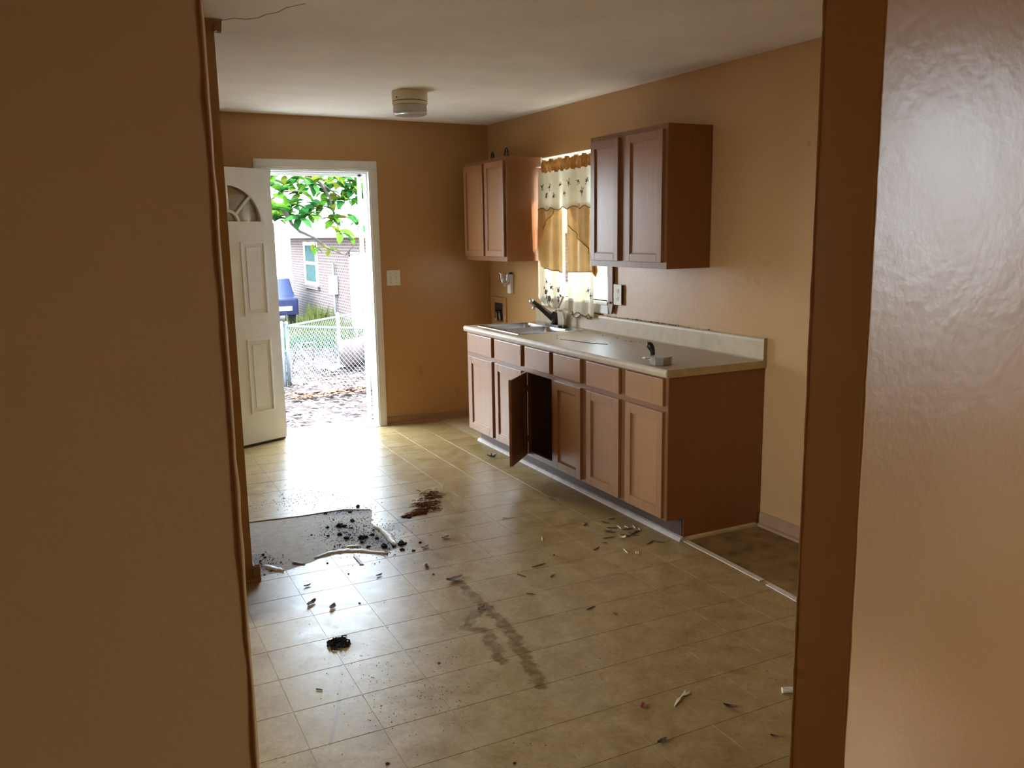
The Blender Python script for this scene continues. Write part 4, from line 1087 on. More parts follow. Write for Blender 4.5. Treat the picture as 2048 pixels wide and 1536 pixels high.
for k, (y, z, s) in enumerate([(-1.09, 1.155, .022), (-1.10, 1.235, .011), (-1.17, 1.110, .028), (-1.20, 1.195, .014), (-1.27, 1.175, .017), (-1.29, 1.10, .014), (-1.335, 1.14, .011)]):
    flower(y, z, PL, s, 'thread_brown', 40 + k)
for k, (y, z, s) in enumerate([(-1.13, 1.945, .012), (-1.20, 1.87, .013), (-1.27, 1.935, .011), (-1.33, 1.865, .011), (-1.40, 1.945, .010), (-1.47, 1.88, .009), (-1.55, 1.95, .012), (-1.66, 1.955, .012), (-1.72, 1.88, .015), (-1.79, 1.95, .013)]):
    flower(y, z, PV, s, 'thread_blue', 70 + k)
for k, (y, z, s) in enumerate([(-1.735, 1.20, .012), (-1.77, 1.165, .009)]): flower(y, z, PR, s, 'thread_blue', 90 + k)
# gold tassel hanging at the free side of the window
ts = MB().tube([(-.055, -1.835, 1.46), (-.06, -1.840, 1.41), (-.065, -1.845, 1.37), (-.065, -1.85, 1.335), (-.064, -1.858, 1.300)], [.004, .012, .020, .022, .004], 10)
ts.build('tassel', 'gold_dark', cur, smooth=True)
MB().tube([(-.09, -1.80, 1.80), (-.06, -1.82, 1.55), (-.055, -1.835, 1.45)], .003, 6).build('tassel_cord', 'gold_cloth', cur)

# ================================================================== DEBRIS ON THE FLOOR
def clod_mesh(name, mat, seed):
    random.seed(seed); bm = bmesh.new(); bmesh.ops.create_icosphere(bm, subdivisions=2, radius=1.0)
    ph = [random.uniform(0, 6) for _ in range(6)]
    for v in bm.verts:
        d = 1 + .22 * math.sin(4 * v.co.x + ph[0]) * math.sin(5 * v.co.y + ph[1]) + .18 * math.sin(7 * v.co.z + ph[2] + 3 * v.co.x) + random.uniform(-.14, .14)
        v.co *= d; v.co.z = max(v.co.z * .62, -.28)
    zmin = min(v.co.z for v in bm.verts)
    for v in bm.verts: v.co.z -= zmin
    me = bpy.data.meshes.new(name); bm.to_mesh(me); bm.free(); me.materials.append(M[mat]); return me
clods = [clod_mesh('soil_clod', 'soil', s) for s in range(5)]
CL = [(-2.058, -2.356, 0.0196), (-2.035, -2.378, 0.014), (-1.971, -2.307, 0.0143), (-2.06, -2.238, 0.0072), (-2.123, -2.348, 0.0098), (-2.094, -2.493, 0.0164), (-2.078, -2.573, 0.0148), (-2.004, -2.605, 0.0215), (-1.983, -2.608, 0.0135), (-1.933, -2.653, 0.0107), (-1.909, -2.514, 0.0069), (-2.007, -2.422, 0.0084), (-1.868, -2.074, 0.015), (-1.937, -2.143, 0.0118), (-2.071, -2.099, 0.0117), (-1.935, -2.788, 0.0183), (-1.893, -2.811, 0.0104), (-1.847, -2.803, 0.0184), (-1.869, -2.882, 0.0129), (-1.823, -2.923, 0.009), (-1.753, -2.829, 0.0079), (-1.925, -2.93, 0.0051), (-1.837, -3.152, 0.0073), (-2.013, -2.753, 0.0104), (-2.022, -2.673, 0.0119), (-1.938, -2.588, 0.0109), (-2.164, -2.654, 0.0052), (-2.137, -2.652, 0.0053), (-2.259, -2.877, 0.0062), (-2.231, -2.426, 0.0054), (-2.156, -2.486, 0.0081), (-1.83, -2.804, 0.0132), (-2.394, -3.76, 0.005), (-2.203, -3.059, 0.0048), (-1.845, -3.261, 0.006), (-2.252, -3.411, 0.0055), (-2.565, -2.876, 0.006), (-2.579, -2.812, 0.0061), (-2.525, -2.841, 0.0061), (-2.461, -2.752, 0.0062), (-2.522, -2.603, 0.0077), (-2.519, -2.644, 0.0076), (-2.549, -2.681, 0.0075), (-2.139, -4.078, 0.0057), (-2.51, -4.586, 0.0061), (-2.164, -4.766, 0.0046), (-1.217, -3.318, 0.005)]
random.seed(21)
for k, (x, y, s) in enumerate(CL):
    o = place('soil_clod', clods[k % 5], (x, y, -.0009 if inside((x, y), TEARR) else .0004), rot=(0, 0, random.uniform(0, 6)), scale=(s * 1.05, s * random.uniform(.7, 1.0), s * random.uniform(.7, 1.0)))
    LB = {7: 'largest dark clod in the middle of the torn patch of floor', 0: 'large flat dark clod nearest the door in the torn patch', 5: 'dark clod left of centre in the torn patch', 15: 'dark clod at the right corner of the torn patch', 17: 'big dark clod just outside the right corner of the torn patch', 12: 'dark clod on the far edge of the torn patch'}
    if k in LB:
        tag(o, LB[k], 'dirt clod', 'dirt clods in the torn patch'); continue
    tag(o, 'small dark clod of dirt in the torn patch of floor' if inside((x, y), TEARR) else 'dark crumb of dirt on the vinyl around the torn patch', 'dirt clod',
        'dirt clods in the torn patch' if inside((x, y), TEARR) else 'dirt crumbs round the torn patch')
# finer crumbs (uncountable)
random.seed(33); mb = MB()
def crumb(mb, x, y, s, z=0.0):
    a = random.uniform(0, 6); p = [(x + s * random.uniform(.6, 1) * math.cos(a + k * 2.1), y + s * random.uniform(.6, 1) * math.sin(a + k * 2.1), z) for k in range(3)]
    mb.add(p + [(x, y, z + s * .8)], [(0, 1, 2), (0, 1, 3), (1, 2, 3), (2, 0, 3)])
for k in range(1500):
    t_ = random.random()
    if t_ < .62: x, y = random.gauss(-2.0, .12), random.gauss(-2.55, .18)
    elif t_ < .75: x, y = random.gauss(-1.92, .07), random.gauss(-2.10, .035)
    elif t_ < .84: x, y = random.gauss(-2.55, .05), random.gauss(-2.70, .09)
    else: x, y = random.gauss(-2.12, .16), random.gauss(-1.75, .12)
    if x < -2.63: continue
    crumb(mb, x, y, random.uniform(.0018, .0055), -.0009 if inside((x, y), TEARR) else .0003)
tag(mb.build('dirt_crumbs', 'crumb'), 'loose fine dirt scattered over the torn patch of floor', 'dirt', kind='stuff')
random.seed(34); mb = MB()
for k in range(420):
    t_ = random.random()
    if t_ < .55: x, y = random.gauss(-2.28, .14), random.gauss(-4.22, .18)
    else: x, y = random.uniform(-2.6, -1.0), random.uniform(-4.9, -1.0)
    crumb(mb, x, y, random.uniform(.0012, .0035), .0003)
tag(mb.build('floor_specks', 'crumb'), 'fine dark specks scattered across the vinyl floor', 'dirt', kind='stuff')
# rust-brown needles swept into a trail
random.seed(8); mb = MB()
tr = [(-1.677, -2.391), (-1.621, -2.371), (-1.555, -2.335), (-1.503, -2.256), (-1.445, -2.154), (-1.371, -2.031)]
for k in range(300):
    i = random.randrange(len(tr) - 1); u = random.random(); wd = [.010, .026, .055, .065, .055][i]
    x = tr[i][0] + (tr[i + 1][0] - tr[i][0]) * u + random.gauss(0, wd * .7); y = tr[i][1] + (tr[i + 1][1] - tr[i][1]) * u + random.gauss(0, wd * .7)
    a = random.gauss(.2, .7); L = random.uniform(.010, .035); z = random.uniform(.001, .010)
    mb.tube([(x - L * math.cos(a), y - L * math.sin(a), z * .3 + .001), (x, y, z + .001), (x + L * math.cos(a), y + L * math.sin(a), z * .4 + .001)], random.uniform(.0010, .0022), 4)
tag(mb.build('needle_trail', 'rust'), 'trail of rust-brown pine needles swept together mid-floor', 'pine needles', kind='stuff')
o = place('char_lump', clod_mesh('char_lump', 'char', 61), (-1.668, -2.405, .0004), scale=(.012, .020, .010))
tag(o, 'black lump at the tip of the pine needle trail', 'dirt clod')
# black nest of burnt stuff
random.seed(14); mb = MB()
for k in range(90):
    a = random.uniform(0, 2 * PI); r0 = abs(random.gauss(.026, .010)); x = -2.433 + r0 * math.cos(a); y = -3.739 + r0 * 1.15 * math.sin(a); L = random.uniform(.006, .016); b = a + PI / 2 + random.gauss(0, .5)
    mb.tube([(x - L * math.cos(b), y - L * math.sin(b), .001 + random.uniform(0, .004)), (x, y, .003 + random.uniform(0, .010)), (x + L * math.cos(b), y + L * math.sin(b), .001 + random.uniform(0, .004))], random.uniform(.0022, .0045), 5)
tag(mb.build('charred_tuft', 'char'), 'round black charred tuft on the floor tiles in front', 'charred tuft')
# sticks
def stick_mesh(name, mat, seed, r):
    random.seed(seed); pts = [(-.5 + k / 4, random.uniform(-.03, .03) * (0 < k < 4), r * 1.1) for k in range(5)]
    mb = MB().tube(pts, [r * .8, r, r * 1.05, r * .95, r * .6], 6); return mb.mesh(name, mat)
DS = [[(-0.741, -3.123), (-0.719, -3.144)], [(-0.767, -3.108), (-0.741, -3.127)], [(-0.808, -3.15), (-0.772, -3.166)], [(-0.808, -3.167), (-0.766, -3.193)], [(-0.764, -3.236), (-0.735, -3.273)], [(-0.71, -3.23), (-0.705, -3.256)], [(-0.749, -3.28), (-0.644, -3.233)], [(-0.711, -3.176), (-0.652, -3.19)], [(-0.684, -2.997), (-0.644, -2.999)], [(-0.74, -3.011), (-0.717, -3.055)], [(-0.913, -3.292), (-0.896, -3.308)], [(-0.671, -3.232), (-0.638, -3.24)], [(-0.701, -3.25), (-0.668, -3.247)], [(-0.716, -3.27), (-0.687, -3.296)], [(-0.872, -3.241), (-0.809, -3.252)], [(-0.723, -3.425), (-0.668, -3.397)], [(-0.668, -3.397), (-0.631, -3.451)], [(-1.008, -3.362), (-0.963, -3.338)], [(-0.833, -2.968), (-0.841, -3.03)], [(-0.86, -3.019), (-0.82, -2.984)], [(-1.555, -3.674), (-1.528, -3.701)], [(-1.404, -3.944), (-1.357, -3.933)], [(-1.323, -4.027), (-1.316, -4.045)], [(-1.371, -3.56), (-1.342, -3.542)], [(-1.492, -3.454), (-1.473, -3.505)], [(-2.60, -4.048), (-2.58, -4.065)], [(-1.387, -3.412), (-1.314, -3.401)], [(-0.784, -2.478), (-0.776, -2.551)]]
WS = [[(-0.702, -3.111), (-0.709, -3.161)], [(-0.625, -3.15), (-0.638, -3.193)], [(-0.621, -3.198), (-0.633, -3.228)], [(-0.869, -3.422), (-0.883, -3.482)], [(-1.151, -3.067), (-1.177, -3.121)], [(-1.2, -2.685), (-1.146, -2.711)], [(-0.833, -3.482), (-0.851, -3.511)], [(-0.824, -3.487), (-0.842, -3.516)], [(-0.67, -3.134), (-0.669, -3.172)], [(-0.697, -3.165), (-0.669, -3.153)], [(-2.109, -2.733), (-2.064, -2.742)], [(-2.111, -2.852), (-2.115, -2.978)]]
dk = [stick_mesh('straw_bit', 'twig', s, 1.0) for s in range(3)]; wt = [stick_mesh('straw_bit', 'straw', 10 + s, 1.0) for s in range(3)]
def stick(meshes, a, b, k, r, z=.0005):
    L = math.dist(a, b); o = place('straw_bit', meshes[k % 3], ((a[0] + b[0]) / 2, (a[1] + b[1]) / 2, z), rot=(0, 0, math.atan2(b[1] - a[1], b[0] - a[0])), scale=(L, r, r)); return o
for k, (a, b) in enumerate(DS):
    o = stick(dk, a, b, k, .0026)
    near = -1.05 < a[0] and a[1] < -2.9
    tag(o, 'short dark straw in the litter by the near cabinet foot' if near else 'single short dark straw out on the open floor', 'straw', 'dark straws by the cabinet' if near else 'dark straws on the open floor')
for k, (a, b) in enumerate(WS):
    if k >= 10: continue
    o = stick(wt, a, b, k, .0026)
    near = -.95 < a[0]
    tag(o, 'short pale straw in the litter by the near cabinet foot' if near else ('pale thin straw standing alone mid-floor' if k == 4 else 'flat white splinter on the floor in front of the open cabinet'), 'straw', 'pale straws by the cabinet' if near else None)
def stub(name, a, b, r, mat, label, cat, z=.0):
    mb = MB().tube([(a[0], a[1], r + z), (b[0], b[1], r + z)], r, 10); return tag(mb.build(name, mat, bevel=.001), label, cat)
stub('white_stub', (-2.120, -2.731), (-2.060, -2.744), .009, 'white_plastic', 'white stub lying in the torn patch beside the curled vinyl', 'stub')
mb = MB(); mb.add([(-2.121, -2.852, .001), (-2.100, -2.850, .001), (-2.103, -2.985, .001), (-2.121, -2.980, .001), (-2.119, -2.855, .007), (-2.102, -2.853, .006), (-2.105, -2.98, .004), (-2.119, -2.976, .005)], [(0, 3, 2, 1), (4, 5, 6, 7), (0, 1, 5, 4), (1, 2, 6, 5), (2, 3, 7, 6), (3, 0, 4, 7)])
tag(mb.build('white_chip', 'backing'), 'white vinyl chip lying just in front of the torn patch', 'chip')
stub('wooden_peg', (-1.155, -4.840), (-1.118, -4.858), .011, 'straw', 'short cream peg on the floor by the right opening edge', 'peg')
# leaves and bits
def leaf_shape(L, w, curl, seed, n=8):
    random.seed(seed); mb = MB()
    for j in range(n + 1):
        u = j / n; h = w * math.sin(PI * min(1, u * .94 + .03)) ** .8 * random.uniform(.8, 1.15); x = (u - .5) * L; z = .002 + curl * (2 * u - 1) ** 2
        mb.v += [(x, -h, z + curl * .6), (x, 0, z), (x, h, z + curl * .5)]
    mb.f = [(j * 3 + k, j * 3 + k + 1, j * 3 + k + 4, j * 3 + k + 3) for j in range(n) for k in range(2)]
    N = len(mb.v); mb.v += [(x, y, z + .0012) for x, y, z in mb.v[:N]]; mb.f += [tuple(N + i for i in reversed(f)) for f in mb.f[:]]
    return mb
for (x, y, L, a, mat, lb) in ((-2.442, -3.314, .06, .7, 'red_leaf', 'dark red crumpled leaf left of the pair on the front floor'), (-2.370, -3.400, .055, 1.0, 'leaf_dry', 'dark crumpled leaf right of the pair on the front floor'),
                              (-1.784, -3.376, .085, .1, 'leaf_dry', 'long dark leaf at the head of the brown water stain'), (-1.802, -3.724, .05, .4, 'leaf_dry', 'brown leaf scrap lying in the water stain'),
                              (-1.609, -2.831, .05, .3, 'leaf_dry', 'curled brown leaf right of the torn patch'), (-1.756, -2.911, .045, .2, 'red_leaf', 'small red leaf at the right tip of the dirt pile'),
                              (-2.081, -3.154, .035, .3, 'leaf_dry', 'small brown leaf on the tiles in front of the torn patch'), (-2.414, -3.113, .035, .2, 'leaf_dry', 'small dark leaf near the side wall end'),
                              (-1.841, -3.157, .04, 1.2, 'leaf_dry', 'dark leaf bit between the dirt pile and the stain'), (-1.636, -4.690, .035, .9, 'red_leaf', 'little red scrap near the front edge of the floor'),
                              (-1.376, -4.828, .045, -.8, 'leaf_dry', 'dark seed husk on the front right tiles'), (-1.367, -5.028, .025, -.8, 'leaf_dry', 'tiny dark husk at the lower right of the floor'),
                              (-1.700, -4.886, .04, .2, 'crumb', 'grey chip on a tile joint at the front'), (-0.787, -3.285, .05, .1, 'straw', 'pale leaf lying among the straws by the cabinet')):
    o = leaf_shape(L, L * .26, L * .13, int(abs(x * 1000))).build('dry_leaf', mat, smooth=True, org=(0, 0, 0))
    o.location = (x, y, .0005); o.rotation_euler = (0, 0, a); tag(o, lb, 'leaf')
sp = thing('green_sprig', (-.672, -1.414, 0), 'small dark green sprig on the floor below the sink cabinet', 'sprig')
for k in range(5):
    o = leaf_shape(.045, .006, .006, 80 + k).build('sprig_leaf', 'sprig', sp, local=True); o.location = (.018 * math.cos(k * 1.26), .018 * math.sin(k * 1.26), .003); o.rotation_euler = (0, -.25, k * 1.26)
mb = MB(); random.seed(3)
for k in range(6):
    f0 = random.uniform(-.006, .006)
    mb.tube([(-1.533 + f0, -4.731 + f0, .002), (-1.505, -4.712 + f0, .004), (-1.475 + f0, -4.698, .004), (-1.448 + random.uniform(-.015, .015), -4.684 + random.uniform(-.015, .015), .003)], .0018, 5)
tag(mb.build('fibre_tuft', 'straw'), 'frayed pale fibre tuft on the front right tiles', 'fibre')
mb = MB(); random.seed(4)
for k in range(60):
    u = random.random(); x = -1.98 - .25 * u + random.gauss(0, .02); y = -.03 - .10 * u - abs(random.gauss(0, .03)); crumb(mb, x, y, random.uniform(.004, .012), .0003)
tag(mb.build('door_dirt', 'grime'), 'dark dirt gathered under the open white door', 'dirt', kind='stuff')

# ================================================================== OUTSIDE
GZ = -1.0
gd = MB().grid(lambda u, v: (-60 + 120 * u, .19 + 90 * v, GZ + (.03 * math.sin(u * 90) * math.sin(v * 70) if v > .03 else 0)), 120, 90)
tag(gd.build('yard_ground', 'ground', org=(0, 0, 0)), 'bright leaf-strewn yard beyond the back door', 'ground', kind='structure')
gs = MB().box(.151, 60, -40, .19, GZ - .05, GZ).box(-60, XL - .151, -40, .19, GZ - .05, GZ)
tag(gs.build('side_ground', 'ground', org=(0, 0, 0)), 'ground at the sides of the house', 'ground', kind='structure')
MBs = MB().box(XL - .15, .15, YF - .15, .15, GZ, -.10)
struct(MBs.build('trim_9', 'concrete', org=(0, 0, 0)), 'concrete foundation of the house')
stp = thing('door_steps', (-1.48, .55, GZ), 'concrete steps below the back door, unseen pale landing added to bounce light', 'steps')
for k in range(4): MB().box(-2.1, -.85, .192, .95 + .28 * k, -.32 - .2 * k - .0, -.14 - .2 * k).build('step', 'concrete', stp, bevel=.01)  # deep pale landing, out of view, added to throw daylight onto the ceiling
# leaf litter
def litter(name, mat, n, xr, yr, s0, s1, label, seed, cat='fallen leaves'):
    random.seed(seed); mb = MB()
    for k in range(n):
        x = random.uniform(*xr); y = random.uniform(*yr); s = random.uniform(s0, s1); a = random.uniform(0, 2 * PI); z = GZ + .035 + random.uniform(0, .02)
        ca, sa = math.cos(a) * s, math.sin(a) * s; tl = random.uniform(-.4, .4) * s
        mb.add([(x - ca, y - sa, z), (x + sa * .42, y - ca * .42, z + s * .2 + tl * .3), (x + ca, y + sa, z + tl * .5 + s * .1), (x - sa * .42, y + ca * .42, z + s * .2 - tl * .3)], [(0, 1, 2), (0, 2, 3)])
    return tag(mb.build(name, mat, org=(0, 0, 0)), label, cat, kind='stuff')
litter('leaf_litter', 'litter', 5200, (-3.0, 4.2), (2.0, 15), .05, .11, 'pinkish dry leaf litter covering the yard', 1)
litter('leaf_litter', 'litter_dark', 3200, (-3.0, 4.2), (2.0, 15), .04, .09, 'darker brown leaves among the yard litter', 2)
litter('leaf_litter', 'litter_orange', 260, (-.5, 1.0), (6.75, 7.25), .04, .09, 'band of orange fallen leaves in front of the fence', 3)
# chain-link fences
def fence(p0, p1, nposts, label, mesh_step=.085, h=1.08):
    a, b = Vector((p0[0], p0[1], GZ)), Vector((p1[0], p1[1], GZ)); L = (b - a).length; d = (b - a) / L
    t = thing('chain_link_fence', tuple(a), label, 'fence', 'chain-link fences in the yard')
    for k in range(nposts):
        q = a + d * L * k / (nposts - 1)
        po = MB().tube([q, q + Vector((0, 0, h + .05))], .034, 10).build('post', 'galv', t, smooth=True)
        MB().lathe([(.038, 0), (.036, .02), (.012, .045)], tuple(q + Vector((0, 0, h + .045))), 10).build('post_cap', 'galv', po)
    MB().tube([a + Vector((0, 0, h)), b + Vector((0, 0, h))], .020, 8).build('top_rail', 'galv', t, smooth=True)
    mb = MB(); s = mesh_step; n = int(L / s) + 1; H = h - .06
    for k in range(-int(H / s) - 1, n + 1):
        for sg in (1, -1):
            u0 = k * s; u1 = u0 + H; z0, z1 = (.05, .05 + H) if sg > 0 else (.05 + H, .05)
            c0, c1 = max(u0, 0), min(u1, L)
            if c1 - c0 < .02: continue
            f0, f1 = (c0 - u0) / H, (c1 - u0) / H
            mb.tube([a + d * c0 + Vector((0, 0, z0 + (z1 - z0) * f0)), a + d * c1 + Vector((0, 0, z0 + (z1 - z0) * f1))], .0024, 3, caps=False)
    o = mb.build('wire_mesh', 'galv', t); o['kind'] = 'stuff'
    return t
fence((-.15, 8.2), (2.05, 5.8), 3, 'chain-link fence panel nearest the back door')
fence((-.15, 8.2), (2.35, 10.7), 3, 'chain-link fence running back towards the brick house')
fence((-.22, 8.25), (-3.2, 8.6), 3, 'chain-link fence going left behind the open door')
# fallen chair frame
chf = thing('lawn_chair', (.55, 9.7, GZ), 'rusty tubular lawn chair frame standing behind the fence', 'chair')
def T(pts, r=.013, nm='frame_tube'): MB().tube(pts, r, 8).build(nm, 'chair', chf, smooth=True)
T([(.36, 9.8, -.42), (.50, 9.4, -.75), (.66, 9.0, GZ + .02)], .022, 'leg'); T([(.66, 9.9, -.98), (.70, 9.9, -.60), (.68, 9.8, -.43)], .013, 'leg')
T([(.42, 9.8, -.43), (.55, 9.8, -.44), (.70, 9.8, -.43)], .018, 'armrest'); T([(.44, 9.8, -.43), (.44, 9.8, -.72), (.72, 9.9, -.72)], .011, 'frame_tube')
T([(.36, 9.82, -.57), (.86, 9.9, -.58)], .010, 'back_tube'); T([(.36, 9.8, -.42), (.30, 10.1, -.98)], .014, 'leg')
MB().grid(lambda u, v: (.62 + .55 * u, 9.25 + .35 * v, GZ + .10 + .03 * math.sin(u * 9) + .02 * v), 8, 4).build('seat_sling', 'siding', chf)
# drum
dr = thing('steel_drum', (1.45, 9.4, GZ), 'rusty brown steel drum lying behind the fence', 'drum')
ax = Vector((.80, -.50, .18)).normalized(); c0 = Vector((1.20, 9.50, GZ + .32))
MB().tube([c0, c0 + ax * .02, c0 + ax * .26, c0 + ax * .28, c0 + ax * .30, c0 + ax * .54, c0 + ax * .56, c0 + ax * .58, c0 + ax * .86, c0 + ax * .88], [.30, .29, .285, .30, .285, .285, .30, .285, .29, .30], 24).build('drum_body', 'drum', dr, smooth=True)
MB().tube([c0 + ax * .4 + Vector((0, 0, .29)), c0 + ax * .46 + Vector((.05, 0, .42)), c0 + ax * .6 + Vector((.05, 0, .46))], .012, 8).build('handle', 'red_plastic', dr)
# weeds by the brick house
def weeds(name, mat, ctr, sp_, n, h, label, seed):
    random.seed(seed); mb = MB()
    for k in range(n):
        x, y = min(random.gauss(ctr[0], sp_[0]), 2.85), random.gauss(ctr[1], sp_[1]); a = random.uniform(0, 2 * PI); hh = h * random.uniform(.5, 1.2); l = random.uniform(.05, .25) * hh * 1.5; w = .018
        p = Vector((x, y, GZ)); q = p + Vector((l * .4 * math.cos(a), l * .4 * math.sin(a), hh * .6)); r_ = p + Vector((l * math.cos(a), l * math.sin(a), hh)); s_ = Vector((-math.sin(a), math.cos(a), 0)) * w
        mb.add([p - s_, p + s_, q + s_, q - s_, r_], [(0, 1, 2, 3), (3, 2, 4)])
    return tag(mb.build(name, mat, org=(0, 0, 0)), label, 'weeds', kind='stuff')
weeds('weed_patch', 'grass', (2.35, 15.2), (.35, 1.2), 500, .5, 'yellow-green weeds along the foot of the brick house', 1)
weeds('weed_patch', 'weed', (1.75, 13.6), (.5, .35), 420, .30, 'low green weeds in front of the brick house', 2)
weeds('weed_patch', 'grass', (2.5, 17.0), (.15, .45), 260, .7, 'tall dry grass tuft near the brick house corner', 3)
weeds('weed_patch', 'grass', (2.9, 11.6), (.4, .3), 300, .35, 'yellowish weeds behind the steel drum', 4)
# brick house
hs_ = thing('brick_house', (6, 17, GZ), 'red brick neighbour house with white trim beyond the fence', 'house')
MB().box(3.0, 9.5, 10.5, 22.3, GZ, 1.62).build('brick_wall', 'brick', hs_)
MB().box(2.45, 9.9, 10.0, 22.8, 1.62, 1.70).build('soffit', 'siding', hs_)
MB().box(2.40, 2.47, 10.0, 22.8, 1.60, 1.86).build('fascia', 'siding', hs_)
MB().prism([(2.3, 1.84), (6.2, 3.5), (10.1, 1.84), (10.1, 1.78), (6.2, 3.42), (2.3, 1.78)], 'y', 9.8, 23.0).build('roof', 'shingle', hs_)
MB().prism([(2.6, 1.7), (6.2, 3.4), (9.8, 1.7)], 'y', 10.3, 22.5).build('gable', 'siding', hs_)
wnd = MB(); wnd.box(2.95, 3.01, 18.62, 18.74, .18, 1.48).box(2.95, 3.01, 20.1, 20.22, .18, 1.48).box(2.95, 3.01, 18.74, 20.1, 1.38, 1.48).box(2.95, 3.01, 18.74, 20.1, .18, .28).box(2.95, 3.01, 18.74, 20.1, .80, .88)
wf = wnd.build('window_frame', 'white_paint', hs_)
for z0, z1 in ((.28, .80), (.88, 1.38)): MB().box(2.97, 3.0, 18.74, 20.1, z0, z1).build('pane', 'win_dark', wf)
MB().box(2.92, 3.0, 18.5, 20.35, .06, .16).build('brick_sill', 'brick', wf)
dd = MB().box(2.96, 3.0, 13.35, 14.9, GZ + .05, 1.10).build('house_door', 'white_paint', hs_)
MB().box(2.94, 3.0, 14.9, 15.03, GZ, 1.22).build('door_casing', 'siding', hs_); MB().box(2.94, 3.0, 13.22, 15.03, 1.10, 1.22).build('door_casing', 'siding', hs_)
MB().tube([(2.93, 16.6, GZ), (2.93, 16.6, .25), (2.93, 16.6, .9)], .035, 8).build('meter_pipe', 'galv', hs_); MB().box(2.82, 2.98, 16.42, 16.78, .05, .55).build('meter_box', 'siding', hs_)
# pale building far left
pb = thing('pale_building', (-2, 34, GZ), 'pale sided building far beyond the yard', 'building')
MB().box(-8, 6.5, 33, 40, GZ, 2.8).build('siding_wall', 'siding', pb)
MB().prism([(-8.4, 2.7), (-.75, 5.4), (6.9, 2.7)], 'y', 32.6, 40.4).build('roof', 'shingle', pb)
MB().box(2.0, 3.2, 32.94, 33.0, .4, 1.7).build('window', 'win_dark', pb)
# parked car
car = thing('parked_car', (1.9, 20.5, GZ), 'dark blue car parked beyond the fence', 'car')
bx_ = 1.05
MB().prism([(-1.9 + 1.2, .35), (1.9 + 1.2, .35), (1.95 + 1.2, .75), (1.0 + 1.2, .88), (.55 + 1.2, 1.36), (-.9 + 1.2, 1.40), (-1.45 + 1.2, .92), (-1.92 + 1.2, .85)], 'x', .75, 2.35).build('body', 'car_blue', car, bevel=.05)
car_ch = list(car.children)
for o in car_ch: o.location = (0, 0, 0)
for me_o in car_ch:                                   # body was drawn about y=1.2, z=0: move it to its parking spot
    for v in me_o.data.vertices: v.co += Vector((0, 20.5 - 1.2 + 0.0, GZ)) 
MB().box(.74, 2.36, 19.75, 20.95, GZ + .95, GZ + 1.28).build('side_window', 'win_dark', car, bevel=.03)
MB().box(.95, 2.15, 18.55, 18.60, GZ + .5, GZ + .62).build('bumper', 'siding', car)
for y in (19.3, 21.6):
    for x in (.78, 2.14):
        w_ = MB().tube([(x, y, GZ + .32), (x + .2, y, GZ + .32)], .32, 20).build('wheel', 'tyre', car)
        MB().tube([(x - .01, y, GZ + .32), (x + .21, y, GZ + .32)], .19, 14).build('hub_cap', 'galv', w_)

# ---- magnolia over the yard
tree = thing('magnolia_tree', (-3.6, 8.6, GZ), 'magnolia tree with big glossy leaves hanging across the doorway view', 'tree')
MB().tube([(-3.6, 8.6, GZ), (-3.55, 8.5, .5), (-3.4, 8.3, 2.0), (-3.2, 8.2, 3.6), (-3.0, 8.1, 5.0)], [.22, .19, .17, .13, .06], 12).build('trunk', 'bark', tree, smooth=True)
def branch(pts, r0, r1):
    n = len(pts); MB().tube(pts, [r0 + (r1 - r0) * k / (n - 1) for k in range(n)], 7).build('branch', 'bark', tree, smooth=True)
branch([(-3.4, 8.3, 2.3), (-2.2, 8.0, 2.9), (-1.2, 7.7, 2.6), (-.43, 7.5, 2.21), (-.16, 7.5, 1.97), (-.10, 7.5, 1.83), (.03, 7.5, 1.70), (.25, 7.5, 1.60), (.47, 7.5, 1.43), (.77, 7.5, 1.30), (1.05, 7.5, 1.31)], .05, .008)
branch([(-3.3, 8.25, 3.0), (-1.8, 7.9, 3.3), (-.6, 7.6, 3.0), (.05, 7.5, 2.72), (.41, 7.5, 2.50), (.56, 7.5, 2.25), (.62, 7.5, 1.95), (.68, 7.45, 1.70)], .06, .008)
branch([(-.6, 7.6, 3.0), (.2, 7.4, 2.95), (.8, 7.3, 2.62), (.95, 7.4, 2.35), (1.10, 7.4, 2.2)], .03, .008)
branch([(.41, 7.5, 2.50), (.75, 7.5, 2.25), (.92, 7.5, 2.28), (1.12, 7.5, 2.50)], .016, .007)
branch([(.25, 7.5, 1.60), (.27, 7.5, 1.48), (.30, 7.5, 1.36)], .010, .005)
branch([(.77, 7.5, 1.30), (.95, 7.5, 1.48), (1.02, 7.5, 1.78)], .010, .006)
branch([(-.43, 7.5, 2.21), (-.2, 7.4, 2.35), (.05, 7.3, 2.35), (.2, 7.3, 2.2)], .016, .007)
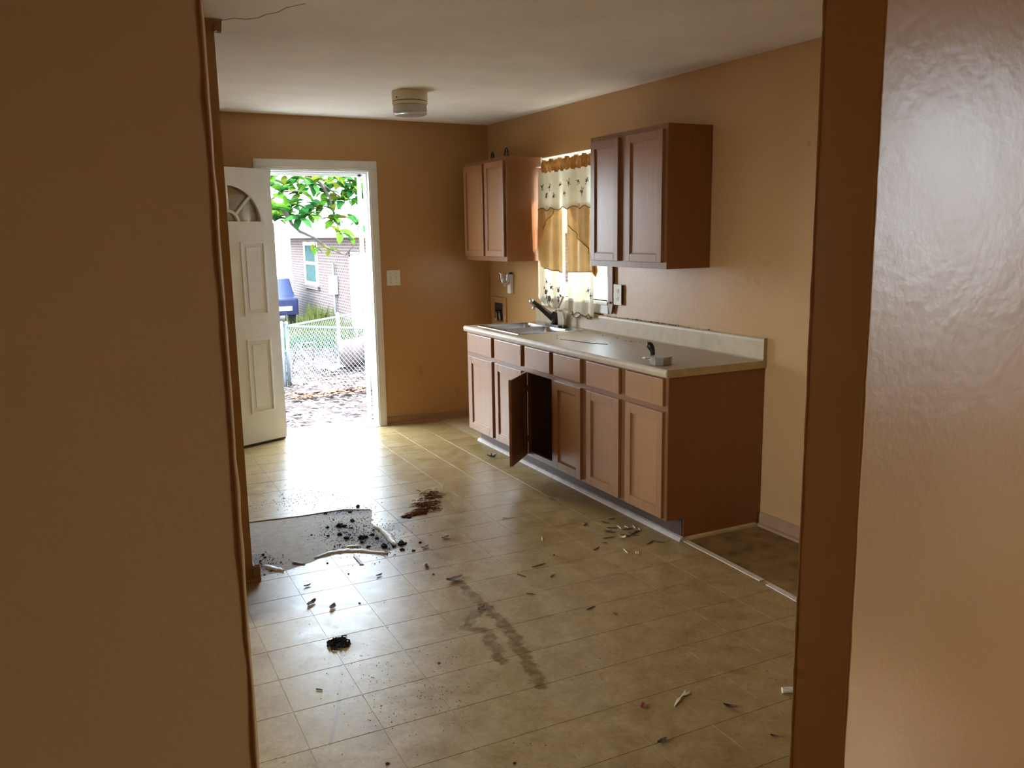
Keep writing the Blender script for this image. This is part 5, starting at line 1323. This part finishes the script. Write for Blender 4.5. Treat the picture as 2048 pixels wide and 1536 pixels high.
def mag_leaf(name, mat, seed):
    random.seed(seed); mb = MB(); n = 6; L, w = 1.0, .23
    for j in range(n + 1):
        u = j / n; h = w * math.sin(PI * (.04 + .93 * u)) ** .75; z = .10 * math.sin(PI * u) - .22 * u * u
        mb.v += [(u * L, -h, z + .05), (u * L, 0, z), (u * L, h, z + .05)]
    mb.f = [(j * 3 + k, j * 3 + k + 1, j * 3 + k + 4, j * 3 + k + 3) for j in range(n) for k in range(2)]
    return mb.mesh(name, mat, smooth=True)
lm = [mag_leaf('leaf', m_, 1) for m_ in ('leaf_a', 'leaf_b', 'leaf_c')]
CLU = [(-0.32, 2.61), (-0.26, 2.33), (-0.4, 2.05), (-0.38, 1.89), (-0.17, 2.41), (-0.0, 2.57), (0.06, 2.33), (-0.07, 2.13), (0.16, 2.62), (0.28, 2.46), (0.41, 2.54), (0.48, 2.34), (0.58, 2.62), (0.6, 2.17), (0.74, 2.46), (0.83, 2.59), (0.91, 2.34), (1.01, 2.46), (1.07, 2.26), (0.38, 2.09), (0.21, 1.97), (0.81, 2.22), (0.61, 1.89), (0.7, 1.68), (1.01, 1.8), (0.87, 1.55), (1.06, 1.55), (0.26, 1.44), (0.47, 1.39), (-0.16, 1.97), (0.04, 1.93)]
random.seed(77)
for k, (x, z) in enumerate(CLU):
    yy = 7.5 + random.uniform(-.5, .5); nl_ = 12 if z > 1.85 else (6 if z > 1.6 else 4)
    if z < 1.5: nl_ = 4
    sx = (yy + 6.9) / 14.4; X_ = -3.2 + (x + 3.2) * sx; Z_ = 1.59 + (z - 1.59) * sx
    for j in range(nl_):
        a = 2 * PI * j / nl_ + random.uniform(-.4, .4); el = random.uniform(-.9, .5)
        s = random.uniform(.20, .30) * (1 if z > 1.6 else .75)
        mi = random.choices((0, 1, 2), (5, 4, 2) if z > 1.7 else (3, 4, 5))[0]
        place('leaf', lm[mi], (X_ + random.uniform(-.03, .03), yy, Z_ + random.uniform(-.03, .03)), tree, rot=(random.uniform(-.6, .6), el, a), scale=(s, s, s))
